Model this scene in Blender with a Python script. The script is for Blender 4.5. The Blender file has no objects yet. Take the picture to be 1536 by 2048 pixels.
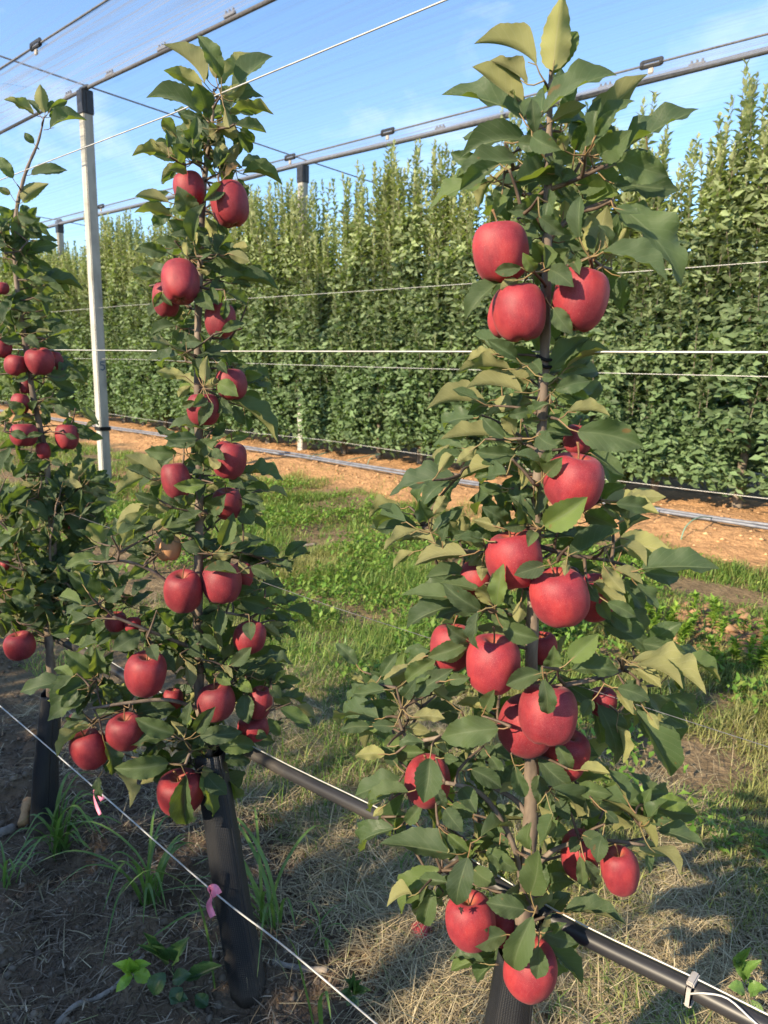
import bpy, bmesh, math, random
import numpy as np
from mathutils import Vector, Matrix

# ------------------------------------------------------------------ camera, sky, sun, exposure
SC = bpy.context.scene
COL = SC.collection
R = math.radians
FPX, CX, CY = 1420.0, 768.0, 1024.0            # focal length and centre in photograph pixels (1536 x 2048)
PITCH, ROLL, HEAD, EYE = R(-11.6), R(1.5), R(131.5), 1.58
SUN_AZ, SUN_EL = R(262.0), R(28.0)             # direction towards the sun, counter-clockwise from +X
SUN_STRENGTH, SKY_STRENGTH, EXPOSURE = 5.0, 0.15, 1.1

_hd = np.array([math.cos(HEAD), math.sin(HEAD), 0.0])
_rt = np.array([_hd[1], -_hd[0], 0.0])
_up = np.array([0.0, 0.0, 1.0])
FW = _hd * math.cos(PITCH) + _up * math.sin(PITCH)
_u0 = _up * math.cos(PITCH) - _hd * math.sin(PITCH)
CR = _rt * math.cos(ROLL) + _u0 * math.sin(ROLL)
CU = _u0 * math.cos(ROLL) - _rt * math.sin(ROLL)
CAM = np.array([0.0, 0.0, EYE])

cam_data = bpy.data.cameras.new('camera')
cam = bpy.data.objects.new('camera', cam_data)
COL.objects.link(cam)
SC.camera = cam
cam_data.sensor_fit = 'VERTICAL'
cam_data.sensor_height = 36.0
cam_data.sensor_width = 27.0
cam_data.lens = 36.0 * FPX / 2048.0
cam_data.clip_start, cam_data.clip_end = 0.05, 600.0
cam_data.dof.use_dof = True
cam_data.dof.focus_distance = 1.25
cam_data.dof.aperture_fstop = 9.0
m = Matrix(((CR[0], CU[0], -FW[0], CAM[0]), (CR[1], CU[1], -FW[1], CAM[1]), (CR[2], CU[2], -FW[2], CAM[2]), (0, 0, 0, 1)))
cam.matrix_world = m
SC.render.resolution_x, SC.render.resolution_y = 768, 1024

world = bpy.data.worlds.new('World')
SC.world = world
world.use_nodes = True
wn, wl = world.node_tree.nodes, world.node_tree.links
wn.clear()
w_out = wn.new('ShaderNodeOutputWorld')
w_bg = wn.new('ShaderNodeBackground')
w_bg.inputs['Strength'].default_value = SKY_STRENGTH
sky = wn.new('ShaderNodeTexSky')
sky.sky_type = 'NISHITA'
sky.sun_disc = False
sky.sun_elevation = SUN_EL
sky.sun_rotation = math.pi / 2 - SUN_AZ
sky.altitude = 60.0
sky.air_density, sky.dust_density, sky.ozone_density = 1.0, 0.2, 3.0
# thin high cloud all round the sky
w_tc = wn.new('ShaderNodeTexCoord')
w_map = wn.new('ShaderNodeMapping')
w_map.inputs['Scale'].default_value = (1.4, 2.6, 4.5)
w_map.inputs['Location'].default_value = (0.35, 0.1, 0.2)
w_noise = wn.new('ShaderNodeTexNoise')
w_noise.inputs['Scale'].default_value = 1.7
w_noise.inputs['Detail'].default_value = 7.0
w_noise.inputs['Roughness'].default_value = 0.58
w_noise.inputs['Distortion'].default_value = 0.6
w_ramp = wn.new('ShaderNodeValToRGB')
w_ramp.color_ramp.elements[0].position = 0.54
w_ramp.color_ramp.elements[0].color = (0, 0, 0, 1)
w_ramp.color_ramp.elements[1].position = 0.86
w_ramp.color_ramp.elements[1].color = (0.5, 0.5, 0.5, 1)
w_mix = wn.new('ShaderNodeMixRGB')
w_mix.inputs['Color2'].default_value = (5.6, 5.8, 6.2, 1)
wl.new(w_tc.outputs['Generated'], w_map.inputs['Vector'])
wl.new(w_map.outputs['Vector'], w_noise.inputs['Vector'])
wl.new(w_noise.outputs['Fac'], w_ramp.inputs['Fac'])
wl.new(w_ramp.outputs['Color'], w_mix.inputs['Fac'])
w_sat = wn.new('ShaderNodeHueSaturation')
w_sat.inputs['Saturation'].default_value = 1.06
wl.new(sky.outputs['Color'], w_sat.inputs['Color'])
wl.new(w_sat.outputs['Color'], w_mix.inputs['Color1'])
wl.new(w_mix.outputs['Color'], w_bg.inputs['Color'])
wl.new(w_bg.outputs['Background'], w_out.inputs['Surface'])

sun_data = bpy.data.lights.new('sun', 'SUN')
sun_data.energy = SUN_STRENGTH
sun_data.angle = R(0.55)
sun_data.color = (1.0, 0.83, 0.58)
sun = bpy.data.objects.new('sun', sun_data)
COL.objects.link(sun)
SUN_DIR = Vector((math.cos(SUN_AZ) * math.cos(SUN_EL), math.sin(SUN_AZ) * math.cos(SUN_EL), math.sin(SUN_EL)))
sun.rotation_euler = SUN_DIR.to_track_quat('Z', 'Y').to_euler()
sun.location = SUN_DIR * 30

SC.view_settings.view_transform = 'Standard'
SC.view_settings.look = 'None'
SC.view_settings.exposure = EXPOSURE
SC.view_settings.gamma = 1.0
SC.view_settings.use_curve_mapping = False
SC.cycles.max_bounces = 8
SC.cycles.diffuse_bounces = 4
SC.cycles.transparent_max_bounces = 16
SC.cycles.sample_clamp_indirect = 6.0
SC.cycles.caustics_reflective = False
SC.cycles.caustics_refractive = False

# ------------------------------------------------------------------ measuring and building helpers
RNG = random.Random(7)
NP = np.random.default_rng(11)


def ray(px, py):
    return FW + CR * (px - CX) / FPX - CU * (py - CY) / FPX


def at_y(px, py, y):
    d = ray(px, py)
    return Vector(CAM + d * (y / d[1]))


def at_z(px, py, z=0.0):
    d = ray(px, py)
    return Vector(CAM + d * ((z - EYE) / d[2]))


class Facing:
    """The upright plane through a plant, square to the line from the camera to it: photograph measurements of the plant are taken on it."""
    def __init__(self, x, y):
        self.h = np.array([x, y, 0.0])
        self.d = math.hypot(x, y)
        self.h /= self.d

    def at(self, px, py, dz=0.0):
        r = ray(px, py)
        return Vector(CAM + r * ((self.d + dz) / float(r @ self.h)))

    def size(self, px, py, npx, dz=0.0):
        r = ray(px, py)
        return npx / FPX * (self.d + dz) / float(r @ self.h)


def tag(o, label=None, cat=None, group=None, kind=None):
    if label: o['label'] = label
    if cat: o['category'] = cat
    if group: o['group'] = group
    if kind: o['kind'] = kind
    return o


def new_obj(name, me, mat=None, parent=None):
    o = bpy.data.objects.new(name, me)
    COL.objects.link(o)
    if mat is not None and me is not None and not me.materials:
        for mm in (mat if isinstance(mat, (list, tuple)) else [mat]):
            me.materials.append(mm)
    if parent is not None:
        o.parent = parent
    return o


def empty(name, loc=(0, 0, 0)):
    o = bpy.data.objects.new(name, None)
    COL.objects.link(o)
    o.location = loc
    o.empty_display_size = 0.05
    return o


def child(name, me, mat, parent):
    """A part whose mesh is in world coordinates, under a thing that stands at its own place without turn."""
    o = new_obj(name, me, mat, parent)
    o.location = -Vector(parent.location)
    return o


def mesh_from(name, V, F, smooth=True, uv=None, col=None, mat_index=None):
    me = bpy.data.meshes.new(name)
    V = np.asarray(V, dtype=np.float32)
    if isinstance(F, np.ndarray):
        nf, k = F.shape
        me.vertices.add(len(V))
        me.vertices.foreach_set('co', V.ravel())
        me.loops.add(nf * k)
        me.loops.foreach_set('vertex_index', F.ravel().astype(np.int32))
        me.polygons.add(nf)
        me.polygons.foreach_set('loop_start', np.arange(0, nf * k, k, dtype=np.int32))
        me.polygons.foreach_set('loop_total', np.full(nf, k, dtype=np.int32))
        me.update(calc_edges=True)
        me.validate()
    else:
        me.from_pydata([tuple(v) for v in V], [], F)
        me.update()
    if smooth:
        me.polygons.foreach_set('use_smooth', np.ones(len(me.polygons), dtype=bool))
    if uv is not None:
        lay = me.uv_layers.new(name='UVMap')
        li = np.empty(len(me.loops), dtype=np.int32)
        me.loops.foreach_get('vertex_index', li)
        lay.data.foreach_set('uv', np.asarray(uv, dtype=np.float32)[li].ravel())
    if col is not None:
        a = me.color_attributes.new('col', 'FLOAT_COLOR', 'POINT')
        c = np.ones((len(V), 4), dtype=np.float32)
        c[:, :3] = col
        a.data.foreach_set('color', c.ravel())
    if mat_index is not None:
        me.polygons.foreach_set('material_index', np.asarray(mat_index, dtype=np.int32))
    return me


def tube_data(pts, rad, n=8, cap=True):
    """Vertices and faces of a tube along points with a radius (or radii)."""
    P = [Vector(p) for p in pts]
    rs = [rad] * len(P) if isinstance(rad, (int, float)) else list(rad)
    V, F = [], []
    t = (P[1] - P[0]).normalized()
    ref = Vector((0, 0, 1)) if abs(t.z) < 0.9 else Vector((1, 0, 0))
    e = t.cross(ref).normalized()
    for i, p in enumerate(P):
        t = (P[min(i + 1, len(P) - 1)] - P[max(i - 1, 0)]).normalized()
        e = (e - t * e.dot(t)).normalized()
        b = t.cross(e)
        for k in range(n):
            a = 2 * math.pi * k / n
            V.append(p + (e * math.cos(a) + b * math.sin(a)) * rs[i])
    for i in range(len(P) - 1):
        for k in range(n):
            k2 = (k + 1) % n
            F.append((i * n + k, i * n + k2, (i + 1) * n + k2, (i + 1) * n + k))
    if cap:
        F.append(tuple(range(n - 1, -1, -1)))
        F.append(tuple((len(P) - 1) * n + k for k in range(n)))
    return V, F


def tube(name, pts, rad, mat, parent=None, n=8):
    V, F = tube_data(pts, rad, n)
    me = mesh_from(name, V, F)
    return child(name, me, mat, parent) if parent is not None else new_obj(name, me, mat)


def smooth_path(pts, k=4):
    """Catmull-Rom through tuples of any length."""
    P = [np.array(p, dtype=float) for p in pts]
    out = []
    for i in range(len(P) - 1):
        a, b, c, d = P[max(i - 1, 0)], P[i], P[i + 1], P[min(i + 2, len(P) - 1)]
        for j in range(k):
            t = j / k
            out.append(0.5 * (2 * b + (c - a) * t + (2 * a - 5 * b + 4 * c - d) * t * t + (3 * b - a - 3 * c + d) * t ** 3))
    out.append(P[-1])
    return out


def bevel_box(name, size, loc, mat, parent=None, bev=0.004, rotz=0.0):
    bm = bmesh.new()
    bmesh.ops.create_cube(bm, size=1.0)
    for v in bm.verts:
        v.co = Vector((v.co.x * size[0], v.co.y * size[1], v.co.z * size[2]))
    if bev:
        bmesh.ops.bevel(bm, geom=bm.edges[:], offset=bev, segments=2, affect='EDGES')
    bmesh.ops.rotate(bm, verts=bm.verts[:], matrix=Matrix.Rotation(rotz, 3, 'Z'))
    bmesh.ops.translate(bm, verts=bm.verts[:], vec=Vector(loc))
    me = bpy.data.meshes.new(name)
    bm.to_mesh(me)
    bm.free()
    return child(name, me, mat, parent) if parent is not None else new_obj(name, me, mat)


_LAT = {}


def vnoise(x, y, seed=0):
    if seed not in _LAT:
        _LAT[seed] = np.random.default_rng(100 + seed).random((256, 256))
    L = _LAT[seed]
    xi, yi = np.floor(x).astype(int), np.floor(y).astype(int)
    fx, fy = x - xi, y - yi
    fx, fy = fx * fx * (3 - 2 * fx), fy * fy * (3 - 2 * fy)
    g = lambda a, b: L[a & 255, b & 255]
    return (g(xi, yi) * (1 - fx) + g(xi + 1, yi) * fx) * (1 - fy) + (g(xi, yi + 1) * (1 - fx) + g(xi + 1, yi + 1) * fx) * fy


def fbm(x, y, s, oct=4, seed=0):
    v, a, t = 0, 1.0, 0
    for o in range(oct):
        v = v + a * vnoise(x * s, y * s, seed + o)
        t += a
        a *= 0.5
        s *= 2.03
    return v / t


# ------------------------------------------------------------------ materials
def mat_new(name):
    mt = bpy.data.materials.new(name)
    mt.use_nodes = True
    nt = mt.node_tree
    nt.nodes.clear()
    out = nt.nodes.new('ShaderNodeOutputMaterial')
    return mt, nt, out


def N(nt, kind, **kw):
    n = nt.nodes.new(kind)
    for k, v in kw.items():
        if k in n.inputs.keys():
            n.inputs[k].default_value = v
        else:
            setattr(n, k, v)
    return n


def ramp(nt, fac, stops):
    r = nt.nodes.new('ShaderNodeValToRGB')
    el = r.color_ramp.elements
    while len(el) < len(stops):
        el.new(0.5)
    for e, (p, c) in zip(el, stops):
        e.position = p
        e.color = tuple(c) + (1,) if len(c) == 3 else c
    nt.links.new(fac, r.inputs['Fac'])
    return r.outputs['Color']


def mixc(nt, fac, a, b, mode='MIX'):
    n = nt.nodes.new('ShaderNodeMixRGB')
    n.blend_type = mode
    for s, v in (('Fac', fac), ('Color1', a), ('Color2', b)):
        if isinstance(v, bpy.types.NodeSocket):
            nt.links.new(v, n.inputs[s])
        elif s == 'Fac':
            n.inputs[s].default_value = v
        else:
            n.inputs[s].default_value = tuple(v) + (1,) if len(v) == 3 else v
    return n.outputs['Color']


def math_n(nt, op, a, b=None, c=None):
    n = nt.nodes.new('ShaderNodeMath')
    n.operation = op
    for i, v in enumerate((a, b, c)):
        if v is None: continue
        if isinstance(v, bpy.types.NodeSocket):
            nt.links.new(v, n.inputs[i])
        else:
            n.inputs[i].default_value = v
    return n.outputs[0]


def bump(nt, h, strength, dist):
    b = nt.nodes.new('ShaderNodeBump')
    b.inputs['Strength'].default_value = strength
    b.inputs['Distance'].default_value = dist
    nt.links.new(h, b.inputs['Height'])
    return b.outputs['Normal']


def leaf_material():
    """Apple leaf: dark satin upper side with pale veins, pale felted under side, some light through the blade."""
    mt, nt, out = mat_new('apple_leaf')
    L = nt.links
    uv = N(nt, 'ShaderNodeUVMap')
    sep = N(nt, 'ShaderNodeSeparateXYZ')
    L.new(uv.outputs['UV'], sep.inputs[0])
    u = math_n(nt, 'ABSOLUTE', math_n(nt, 'SUBTRACT', sep.outputs['X'], 0.5))
    v = sep.outputs['Y']
    ph = math_n(nt, 'FRACT', math_n(nt, 'MULTIPLY', math_n(nt, 'SUBTRACT', v, math_n(nt, 'MULTIPLY', u, 0.62)), 8.0))
    lat = math_n(nt, 'ABSOLUTE', math_n(nt, 'SUBTRACT', ph, 0.5))
    lat = math_n(nt, 'LESS_THAN', lat, 0.055)
    mid = math_n(nt, 'LESS_THAN', u, 0.022)
    vein = math_n(nt, 'MAXIMUM', math_n(nt, 'MULTIPLY', lat, 0.55), mid)
    oi = N(nt, 'ShaderNodeObjectInfo')
    geo = N(nt, 'ShaderNodeNewGeometry')
    tc = N(nt, 'ShaderNodeTexCoord')
    n1 = N(nt, 'ShaderNodeTexNoise', Scale=5.0, Detail=4.0)
    off = N(nt, 'ShaderNodeVectorMath', operation='ADD')
    L.new(tc.outputs['Object'], off.inputs[0])
    cmb = N(nt, 'ShaderNodeCombineXYZ')
    L.new(math_n(nt, 'MULTIPLY', oi.outputs['Random'], 30.0), cmb.inputs[0])
    L.new(cmb.outputs[0], off.inputs[1])
    L.new(off.outputs[0], n1.inputs['Vector'])
    top = ramp(nt, oi.outputs['Random'], [(0.0, (0.034, 0.068, 0.032)), (0.45, (0.058, 0.104, 0.042)), (0.85, (0.092, 0.146, 0.048)), (1.0, (0.18, 0.27, 0.048))])
    top = mixc(nt, math_n(nt, 'MULTIPLY', n1.outputs['Fac'], 0.5), top, (0.092, 0.122, 0.056))
    top = mixc(nt, math_n(nt, 'MULTIPLY', vein, 0.62), top, (0.17, 0.22, 0.11))
    und = ramp(nt, oi.outputs['Random'], [(0.0, (0.26, 0.255, 0.115)), (0.6, (0.32, 0.315, 0.13)), (1.0, (0.37, 0.37, 0.13))])
    n2 = N(nt, 'ShaderNodeTexNoise', Scale=70.0, Detail=2.0)
    L.new(tc.outputs['Object'], n2.inputs['Vector'])
    und = mixc(nt, math_n(nt, 'MULTIPLY', n2.outputs['Fac'], 0.35), und, (0.20, 0.20, 0.085))
    und = mixc(nt, math_n(nt, 'MULTIPLY', vein, 0.5), und, (0.42, 0.40, 0.22))
    vr = N(nt, 'ShaderNodeTexVoronoi', Scale=34.0, voronoi_dimensions='2D', feature='DISTANCE_TO_EDGE')
    L.new(uv.outputs['UV'], vr.inputs['Vector'])
    ret = ramp(nt, vr.outputs['Distance'], [(0.0, (1, 1, 1)), (0.10, (0, 0, 0))])
    top = mixc(nt, math_n(nt, 'MULTIPLY', ret, 0.16), top, (0.13, 0.17, 0.08))
    und = mixc(nt, math_n(nt, 'MULTIPLY', ret, 0.22), und, (0.44, 0.42, 0.22))
    # a few rusty spots with a shape of their own
    n3 = N(nt, 'ShaderNodeTexNoise', Scale=2.6, Detail=2.0)
    L.new(off.outputs[0], n3.inputs['Vector'])
    spot = math_n(nt, 'GREATER_THAN', n3.outputs['Fac'], 0.735)
    top = mixc(nt, math_n(nt, 'MULTIPLY', spot, 0.7), top, (0.22, 0.10, 0.04))
    colr = mixc(nt, geo.outputs['Backfacing'], top, und)
    rgh = mixc(nt, geo.outputs['Backfacing'], (0.47,) * 3, (0.85,) * 3)
    h = math_n(nt, 'ADD', math_n(nt, 'MULTIPLY', vein, -0.7), math_n(nt, 'ADD', math_n(nt, 'MULTIPLY', n2.outputs['Fac'], 0.8), math_n(nt, 'MULTIPLY', ret, -0.5)))
    bs = N(nt, 'ShaderNodeBsdfPrincipled')
    L.new(colr, bs.inputs['Base Color'])
    L.new(rgh, bs.inputs['Roughness'])
    bs.inputs['Specular IOR Level'].default_value = 0.5
    L.new(bump(nt, h, 0.6, 0.0012), bs.inputs['Normal'])
    tr = N(nt, 'ShaderNodeBsdfTranslucent')
    tcol = mixc(nt, oi.outputs['Random'], (0.15, 0.24, 0.025), (0.24, 0.31, 0.035))
    L.new(tcol, tr.inputs['Color'])
    mx = N(nt, 'ShaderNodeMixShader', Fac=0.38)
    L.new(bs.outputs[0], mx.inputs[1])
    L.new(tr.outputs[0], mx.inputs[2])
    L.new(mx.outputs[0], out.inputs['Surface'])
    return mt


def attr_leaf_material(name, trans=0.3, rough=0.5, spec=0.35, tint=(1.5, 1.7, 0.6)):
    """Foliage and grass whose own colour is stored per leaf or blade."""
    mt, nt, out = mat_new(name)
    a = N(nt, 'ShaderNodeAttribute', attribute_name='col')
    bs = N(nt, 'ShaderNodeBsdfPrincipled', Roughness=rough)
    bs.inputs['Specular IOR Level'].default_value = spec
    nt.links.new(a.outputs['Color'], bs.inputs['Base Color'])
    if trans:
        tr = N(nt, 'ShaderNodeBsdfTranslucent')
        nt.links.new(mixc(nt, 1.0, a.outputs['Color'], tint, 'MULTIPLY'), tr.inputs['Color'])
        mx = N(nt, 'ShaderNodeMixShader', Fac=trans)
        nt.links.new(bs.outputs[0], mx.inputs[1])
        nt.links.new(tr.outputs[0], mx.inputs[2])
        nt.links.new(mx.outputs[0], out.inputs['Surface'])
    else:
        nt.links.new(bs.outputs[0], out.inputs['Surface'])
    return mt


def apple_material(name='apple_skin', dull=False):
    mt, nt, out = mat_new(name)
    L = nt.links
    tc = N(nt, 'ShaderNodeTexCoord')
    oi = N(nt, 'ShaderNodeObjectInfo')
    mp = N(nt, 'ShaderNodeMapping')
    mp.inputs['Scale'].default_value = (1.0, 1.0, 0.28)
    L.new(tc.outputs['Object'], mp.inputs['Vector'])
    st = N(nt, 'ShaderNodeTexNoise', Scale=7.0, Detail=5.0, Roughness=0.65)
    L.new(mp.outputs[0], st.inputs['Vector'])
    big = N(nt, 'ShaderNodeTexNoise', Scale=1.1, Detail=2.0)
    L.new(tc.outputs['Object'], big.inputs['Vector'])
    f = math_n(nt, 'ADD', math_n(nt, 'MULTIPLY', st.outputs['Fac'], 0.30), math_n(nt, 'MULTIPLY', big.outputs['Fac'], 0.75))
    c = ramp(nt, f, [(0.28, (0.12, 0.004, 0.013)), (0.52, (0.21, 0.008, 0.017)), (0.80, (0.36, 0.022, 0.021))])
    dark = ramp(nt, oi.outputs['Random'], [(0.0, (0.78, 0.62, 0.75)), (0.5, (1, 1, 1)), (1.0, (1.15, 1.3, 1.1))])
    c = mixc(nt, 1.0, c, dark, 'MULTIPLY')
    c = mixc(nt, 1.0, c, oi.outputs['Color'], 'MULTIPLY')
    sep = N(nt, 'ShaderNodeSeparateXYZ')
    L.new(tc.outputs['Object'], sep.inputs[0])
    rr = math_n(nt, 'SQRT', math_n(nt, 'ADD', math_n(nt, 'POWER', sep.outputs['X'], 2.0), math_n(nt, 'POWER', sep.outputs['Y'], 2.0)))
    cav = ramp(nt, rr, [(0.10, (1, 1, 1)), (0.42, (0, 0, 0))])
    c = mixc(nt, math_n(nt, 'MULTIPLY', cav, 0.55), c, (0.34, 0.15, 0.045))
    vo = N(nt, 'ShaderNodeTexVoronoi', Scale=16.0)
    L.new(tc.outputs['Object'], vo.inputs['Vector'])
    dot = ramp(nt, vo.outputs['Distance'], [(0.06, (1, 1, 1)), (0.13, (0, 0, 0))])
    c = mixc(nt, math_n(nt, 'MULTIPLY', dot, 0.5), c, (0.62, 0.30, 0.22))
    if dull:
        c = mixc(nt, 0.72, c, (0.44, 0.25, 0.10))
    bl = N(nt, 'ShaderNodeTexNoise', Scale=38.0, Detail=3.0, Roughness=0.7)
    L.new(tc.outputs['Object'], bl.inputs['Vector'])
    bs = N(nt, 'ShaderNodeBsdfPrincipled')
    c = mixc(nt, math_n(nt, 'MULTIPLY', ramp(nt, bl.outputs['Fac'], [(0.40, (0, 0, 0)), (0.66, (1, 1, 1))]), 0.13), c, (0.55, 0.27, 0.28))
    dz = N(nt, 'ShaderNodeTexNoise', Scale=2.2, Detail=3.0)
    L.new(tc.outputs['Object'], dz.inputs['Vector'])
    c = mixc(nt, math_n(nt, 'MULTIPLY', ramp(nt, dz.outputs['Fac'], [(0.40, (0, 0, 0)), (0.72, (1, 1, 1))]), 0.035), c, (0.50, 0.22, 0.25))
    L.new(c, bs.inputs['Base Color'])
    L.new(ramp(nt, bl.outputs['Fac'], [(0.3, (0.46,) * 3), (0.7, (0.68,) * 3)]), bs.inputs['Roughness'])
    bs.inputs['Specular IOR Level'].default_value = 0.36
    bs.inputs['Sheen Weight'].default_value = 0.06
    bs.inputs['Sheen Roughness'].default_value = 0.45
    bs.inputs['Sheen Tint'].default_value = (1.0, 0.8, 0.85, 1)
    bs.inputs['Subsurface Weight'].default_value = 0.0
    L.new(bump(nt, bl.outputs['Fac'], 0.12, 0.01), bs.inputs['Normal'])
    L.new(bs.outputs[0], out.inputs['Surface'])
    return mt


def simple_material(name, stops, scale=20.0, rough=0.7, metal=0.0, spec=0.4, bmp=0.0, bdist=0.002, stretch=(1, 1, 1), detail=5.0):
    """Noise-coloured solid surface in object space."""
    mt, nt, out = mat_new(name)
    tc = N(nt, 'ShaderNodeTexCoord')
    mp = N(nt, 'ShaderNodeMapping')
    mp.inputs['Scale'].default_value = stretch
    nt.links.new(tc.outputs['Object'], mp.inputs['Vector'])
    n = N(nt, 'ShaderNodeTexNoise', Scale=scale, Detail=detail, Roughness=0.6)
    nt.links.new(mp.outputs[0], n.inputs['Vector'])
    bs = N(nt, 'ShaderNodeBsdfPrincipled', Roughness=rough, Metallic=metal)
    bs.inputs['Specular IOR Level'].default_value = spec
    nt.links.new(ramp(nt, n.outputs['Fac'], stops), bs.inputs['Base Color'])
    if bmp:
        nt.links.new(bump(nt, n.outputs['Fac'], bmp, bdist), bs.inputs['Normal'])
    nt.links.new(bs.outputs[0], out.inputs['Surface'])
    return mt


def guard_material():
    """Black woven plastic trunk guard, pores showing as tiny dents."""
    mt, nt, out = mat_new('woven_black_plastic')
    uv = N(nt, 'ShaderNodeUVMap')
    mp = N(nt, 'ShaderNodeMapping')
    mp.inputs['Scale'].default_value = (58.0, 150.0, 1.0)
    nt.links.new(uv.outputs['UV'], mp.inputs['Vector'])
    vo = N(nt, 'ShaderNodeTexVoronoi', Scale=1.0, voronoi_dimensions='2D')
    vo.inputs['Randomness'].default_value = 0.12
    nt.links.new(mp.outputs[0], vo.inputs['Vector'])
    n = N(nt, 'ShaderNodeTexNoise', Scale=9.0, Detail=6.0)
    tc = N(nt, 'ShaderNodeTexCoord')
    nt.links.new(tc.outputs['Object'], n.inputs['Vector'])
    c = ramp(nt, vo.outputs['Distance'], [(0.18, (0.022, 0.022, 0.024)), (0.42, (0.006, 0.008, 0.013))])
    dust = ramp(nt, n.outputs['Fac'], [(0.45, (0, 0, 0)), (0.75, (1, 1, 1))])
    c = mixc(nt, math_n(nt, 'MULTIPLY', dust, 0.18), c, (0.045, 0.040, 0.036))
    sp = N(nt, 'ShaderNodeSeparateXYZ')
    nt.links.new(uv.outputs['UV'], sp.inputs[0])
    mud = ramp(nt, math_n(nt, 'ADD', sp.outputs['Y'], math_n(nt, 'MULTIPLY', math_n(nt, 'SUBTRACT', n.outputs['Fac'], 0.5), 0.5)), [(0.84, (0, 0, 0)), (1.0, (1, 1, 1))])
    c = mixc(nt, math_n(nt, 'MULTIPLY', mud, 0.7), c, (0.13, 0.095, 0.065))
    bs = N(nt, 'ShaderNodeBsdfPrincipled', Roughness=0.5)
    nt.links.new(c, bs.inputs['Base Color'])
    nt.links.new(bump(nt, vo.outputs['Distance'], 0.8, 0.0015), bs.inputs['Normal'])
    nt.links.new(bs.outputs[0], out.inputs['Surface'])
    return mt


def net_material(name, base=0.10, streak=0.35, width=1.1):
    """Fine woven hail net: mostly open, denser in folds that run along the row (UV y runs across the sheet)."""
    mt, nt, out = mat_new(name)
    L = nt.links
    uv = N(nt, 'ShaderNodeUVMap')
    mp = N(nt, 'ShaderNodeMapping')
    mp.inputs['Scale'].default_value = (0.30, 22.0 * width, 1.0)
    L.new(uv.outputs['UV'], mp.inputs['Vector'])
    n = N(nt, 'ShaderNodeTexNoise', Scale=1.0, Detail=3.0, Roughness=0.6, Distortion=0.05)
    L.new(mp.outputs[0], n.inputs['Vector'])
    s = ramp(nt, n.outputs['Fac'], [(0.46, (0, 0, 0)), (0.66, (1, 1, 1))])
    a = math_n(nt, 'ADD', math_n(nt, 'MULTIPLY', s, streak), base)
    df = N(nt, 'ShaderNodeBsdfDiffuse')
    df.inputs['Color'].default_value = (0.36, 0.40, 0.50, 1)
    tl = N(nt, 'ShaderNodeBsdfTranslucent')
    tl.inputs['Color'].default_value = (0.36, 0.40, 0.50, 1)
    mx0 = N(nt, 'ShaderNodeMixShader', Fac=0.5)
    L.new(df.outputs[0], mx0.inputs[1])
    L.new(tl.outputs[0], mx0.inputs[2])
    tr = N(nt, 'ShaderNodeBsdfTransparent')
    mx = N(nt, 'ShaderNodeMixShader')
    L.new(a, mx.inputs['Fac'])
    L.new(tr.outputs[0], mx.inputs[1])
    L.new(mx0.outputs[0], mx.inputs[2])
    L.new(mx.outputs[0], out.inputs['Surface'])
    return mt


def ground_material():
    """Brown-grey mulch under the near row, brown alley soil, orange clay bank at the far row, blended by place with ragged edges."""
    mt, nt, out = mat_new('orchard_soil')
    L = nt.links
    a = N(nt, 'ShaderNodeAttribute', attribute_name='col')
    tc = N(nt, 'ShaderNodeTexCoord')
    n1 = N(nt, 'ShaderNodeTexNoise', Scale=9.0, Detail=8.0, Roughness=0.68)
    n2 = N(nt, 'ShaderNodeTexNoise', Scale=60.0, Detail=5.0, Roughness=0.7)
    vo = N(nt, 'ShaderNodeTexVoronoi', Scale=26.0)
    for n in (n1, n2, vo):
        L.new(tc.outputs['Object'], n.inputs['Vector'])
    k = ramp(nt, n1.outputs['Fac'], [(0.3, (0.62, 0.60, 0.58)), (0.7, (1.3, 1.27, 1.22))])
    c = mixc(nt, 1.0, a.outputs['Color'], k, 'MULTIPLY')
    k2 = ramp(nt, n2.outputs['Fac'], [(0.3, (0.72, 0.7, 0.68)), (0.7, (1.2, 1.2, 1.2))])
    c = mixc(nt, 1.0, c, k2, 'MULTIPLY')
    bs = N(nt, 'ShaderNodeBsdfPrincipled', Roughness=0.95)
    bs.inputs['Specular IOR Level'].default_value = 0.15
    L.new(c, bs.inputs['Base Color'])
    h = math_n(nt, 'ADD', math_n(nt, 'MULTIPLY', n1.outputs['Fac'], 1.0), math_n(nt, 'MULTIPLY', n2.outputs['Fac'], 0.4))
    h = math_n(nt, 'ADD', h, math_n(nt, 'MULTIPLY', vo.outputs['Distance'], 0.4))
    L.new(bump(nt, h, 0.9, 0.03), bs.inputs['Normal'])
    L.new(bs.outputs[0], out.inputs['Surface'])
    return mt


M_LEAF = leaf_material()
M_FAR = attr_leaf_material('far_foliage', 0.28, 0.55, 0.3, (1.3, 1.5, 0.5))
M_GRASS = attr_leaf_material('grass_blades', 0.3, 0.5, 0.3, (1.4, 1.6, 0.55))
M_STRAW = attr_leaf_material('dry_straw', 0.12, 0.7, 0.2, (1.0, 0.95, 0.7))
M_CHIP = attr_leaf_material('mulch_litter', 0.0, 0.85, 0.15)
M_APPLE = apple_material()
M_APPLE_PALE = apple_material('apple_skin_pale', dull=True)
M_BARK = simple_material('young_bark', [(0.3, (0.07, 0.052, 0.042)), (0.55, (0.17, 0.13, 0.10)), (0.75, (0.28, 0.225, 0.175))], 40.0, 0.8, bmp=0.5, bdist=0.002, stretch=(1, 1, 0.35))
M_TWIG = simple_material('red_twig_bark', [(0.3, (0.05, 0.034, 0.026)), (0.7, (0.13, 0.09, 0.062))], 60.0, 0.65, bmp=0.3)
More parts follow.
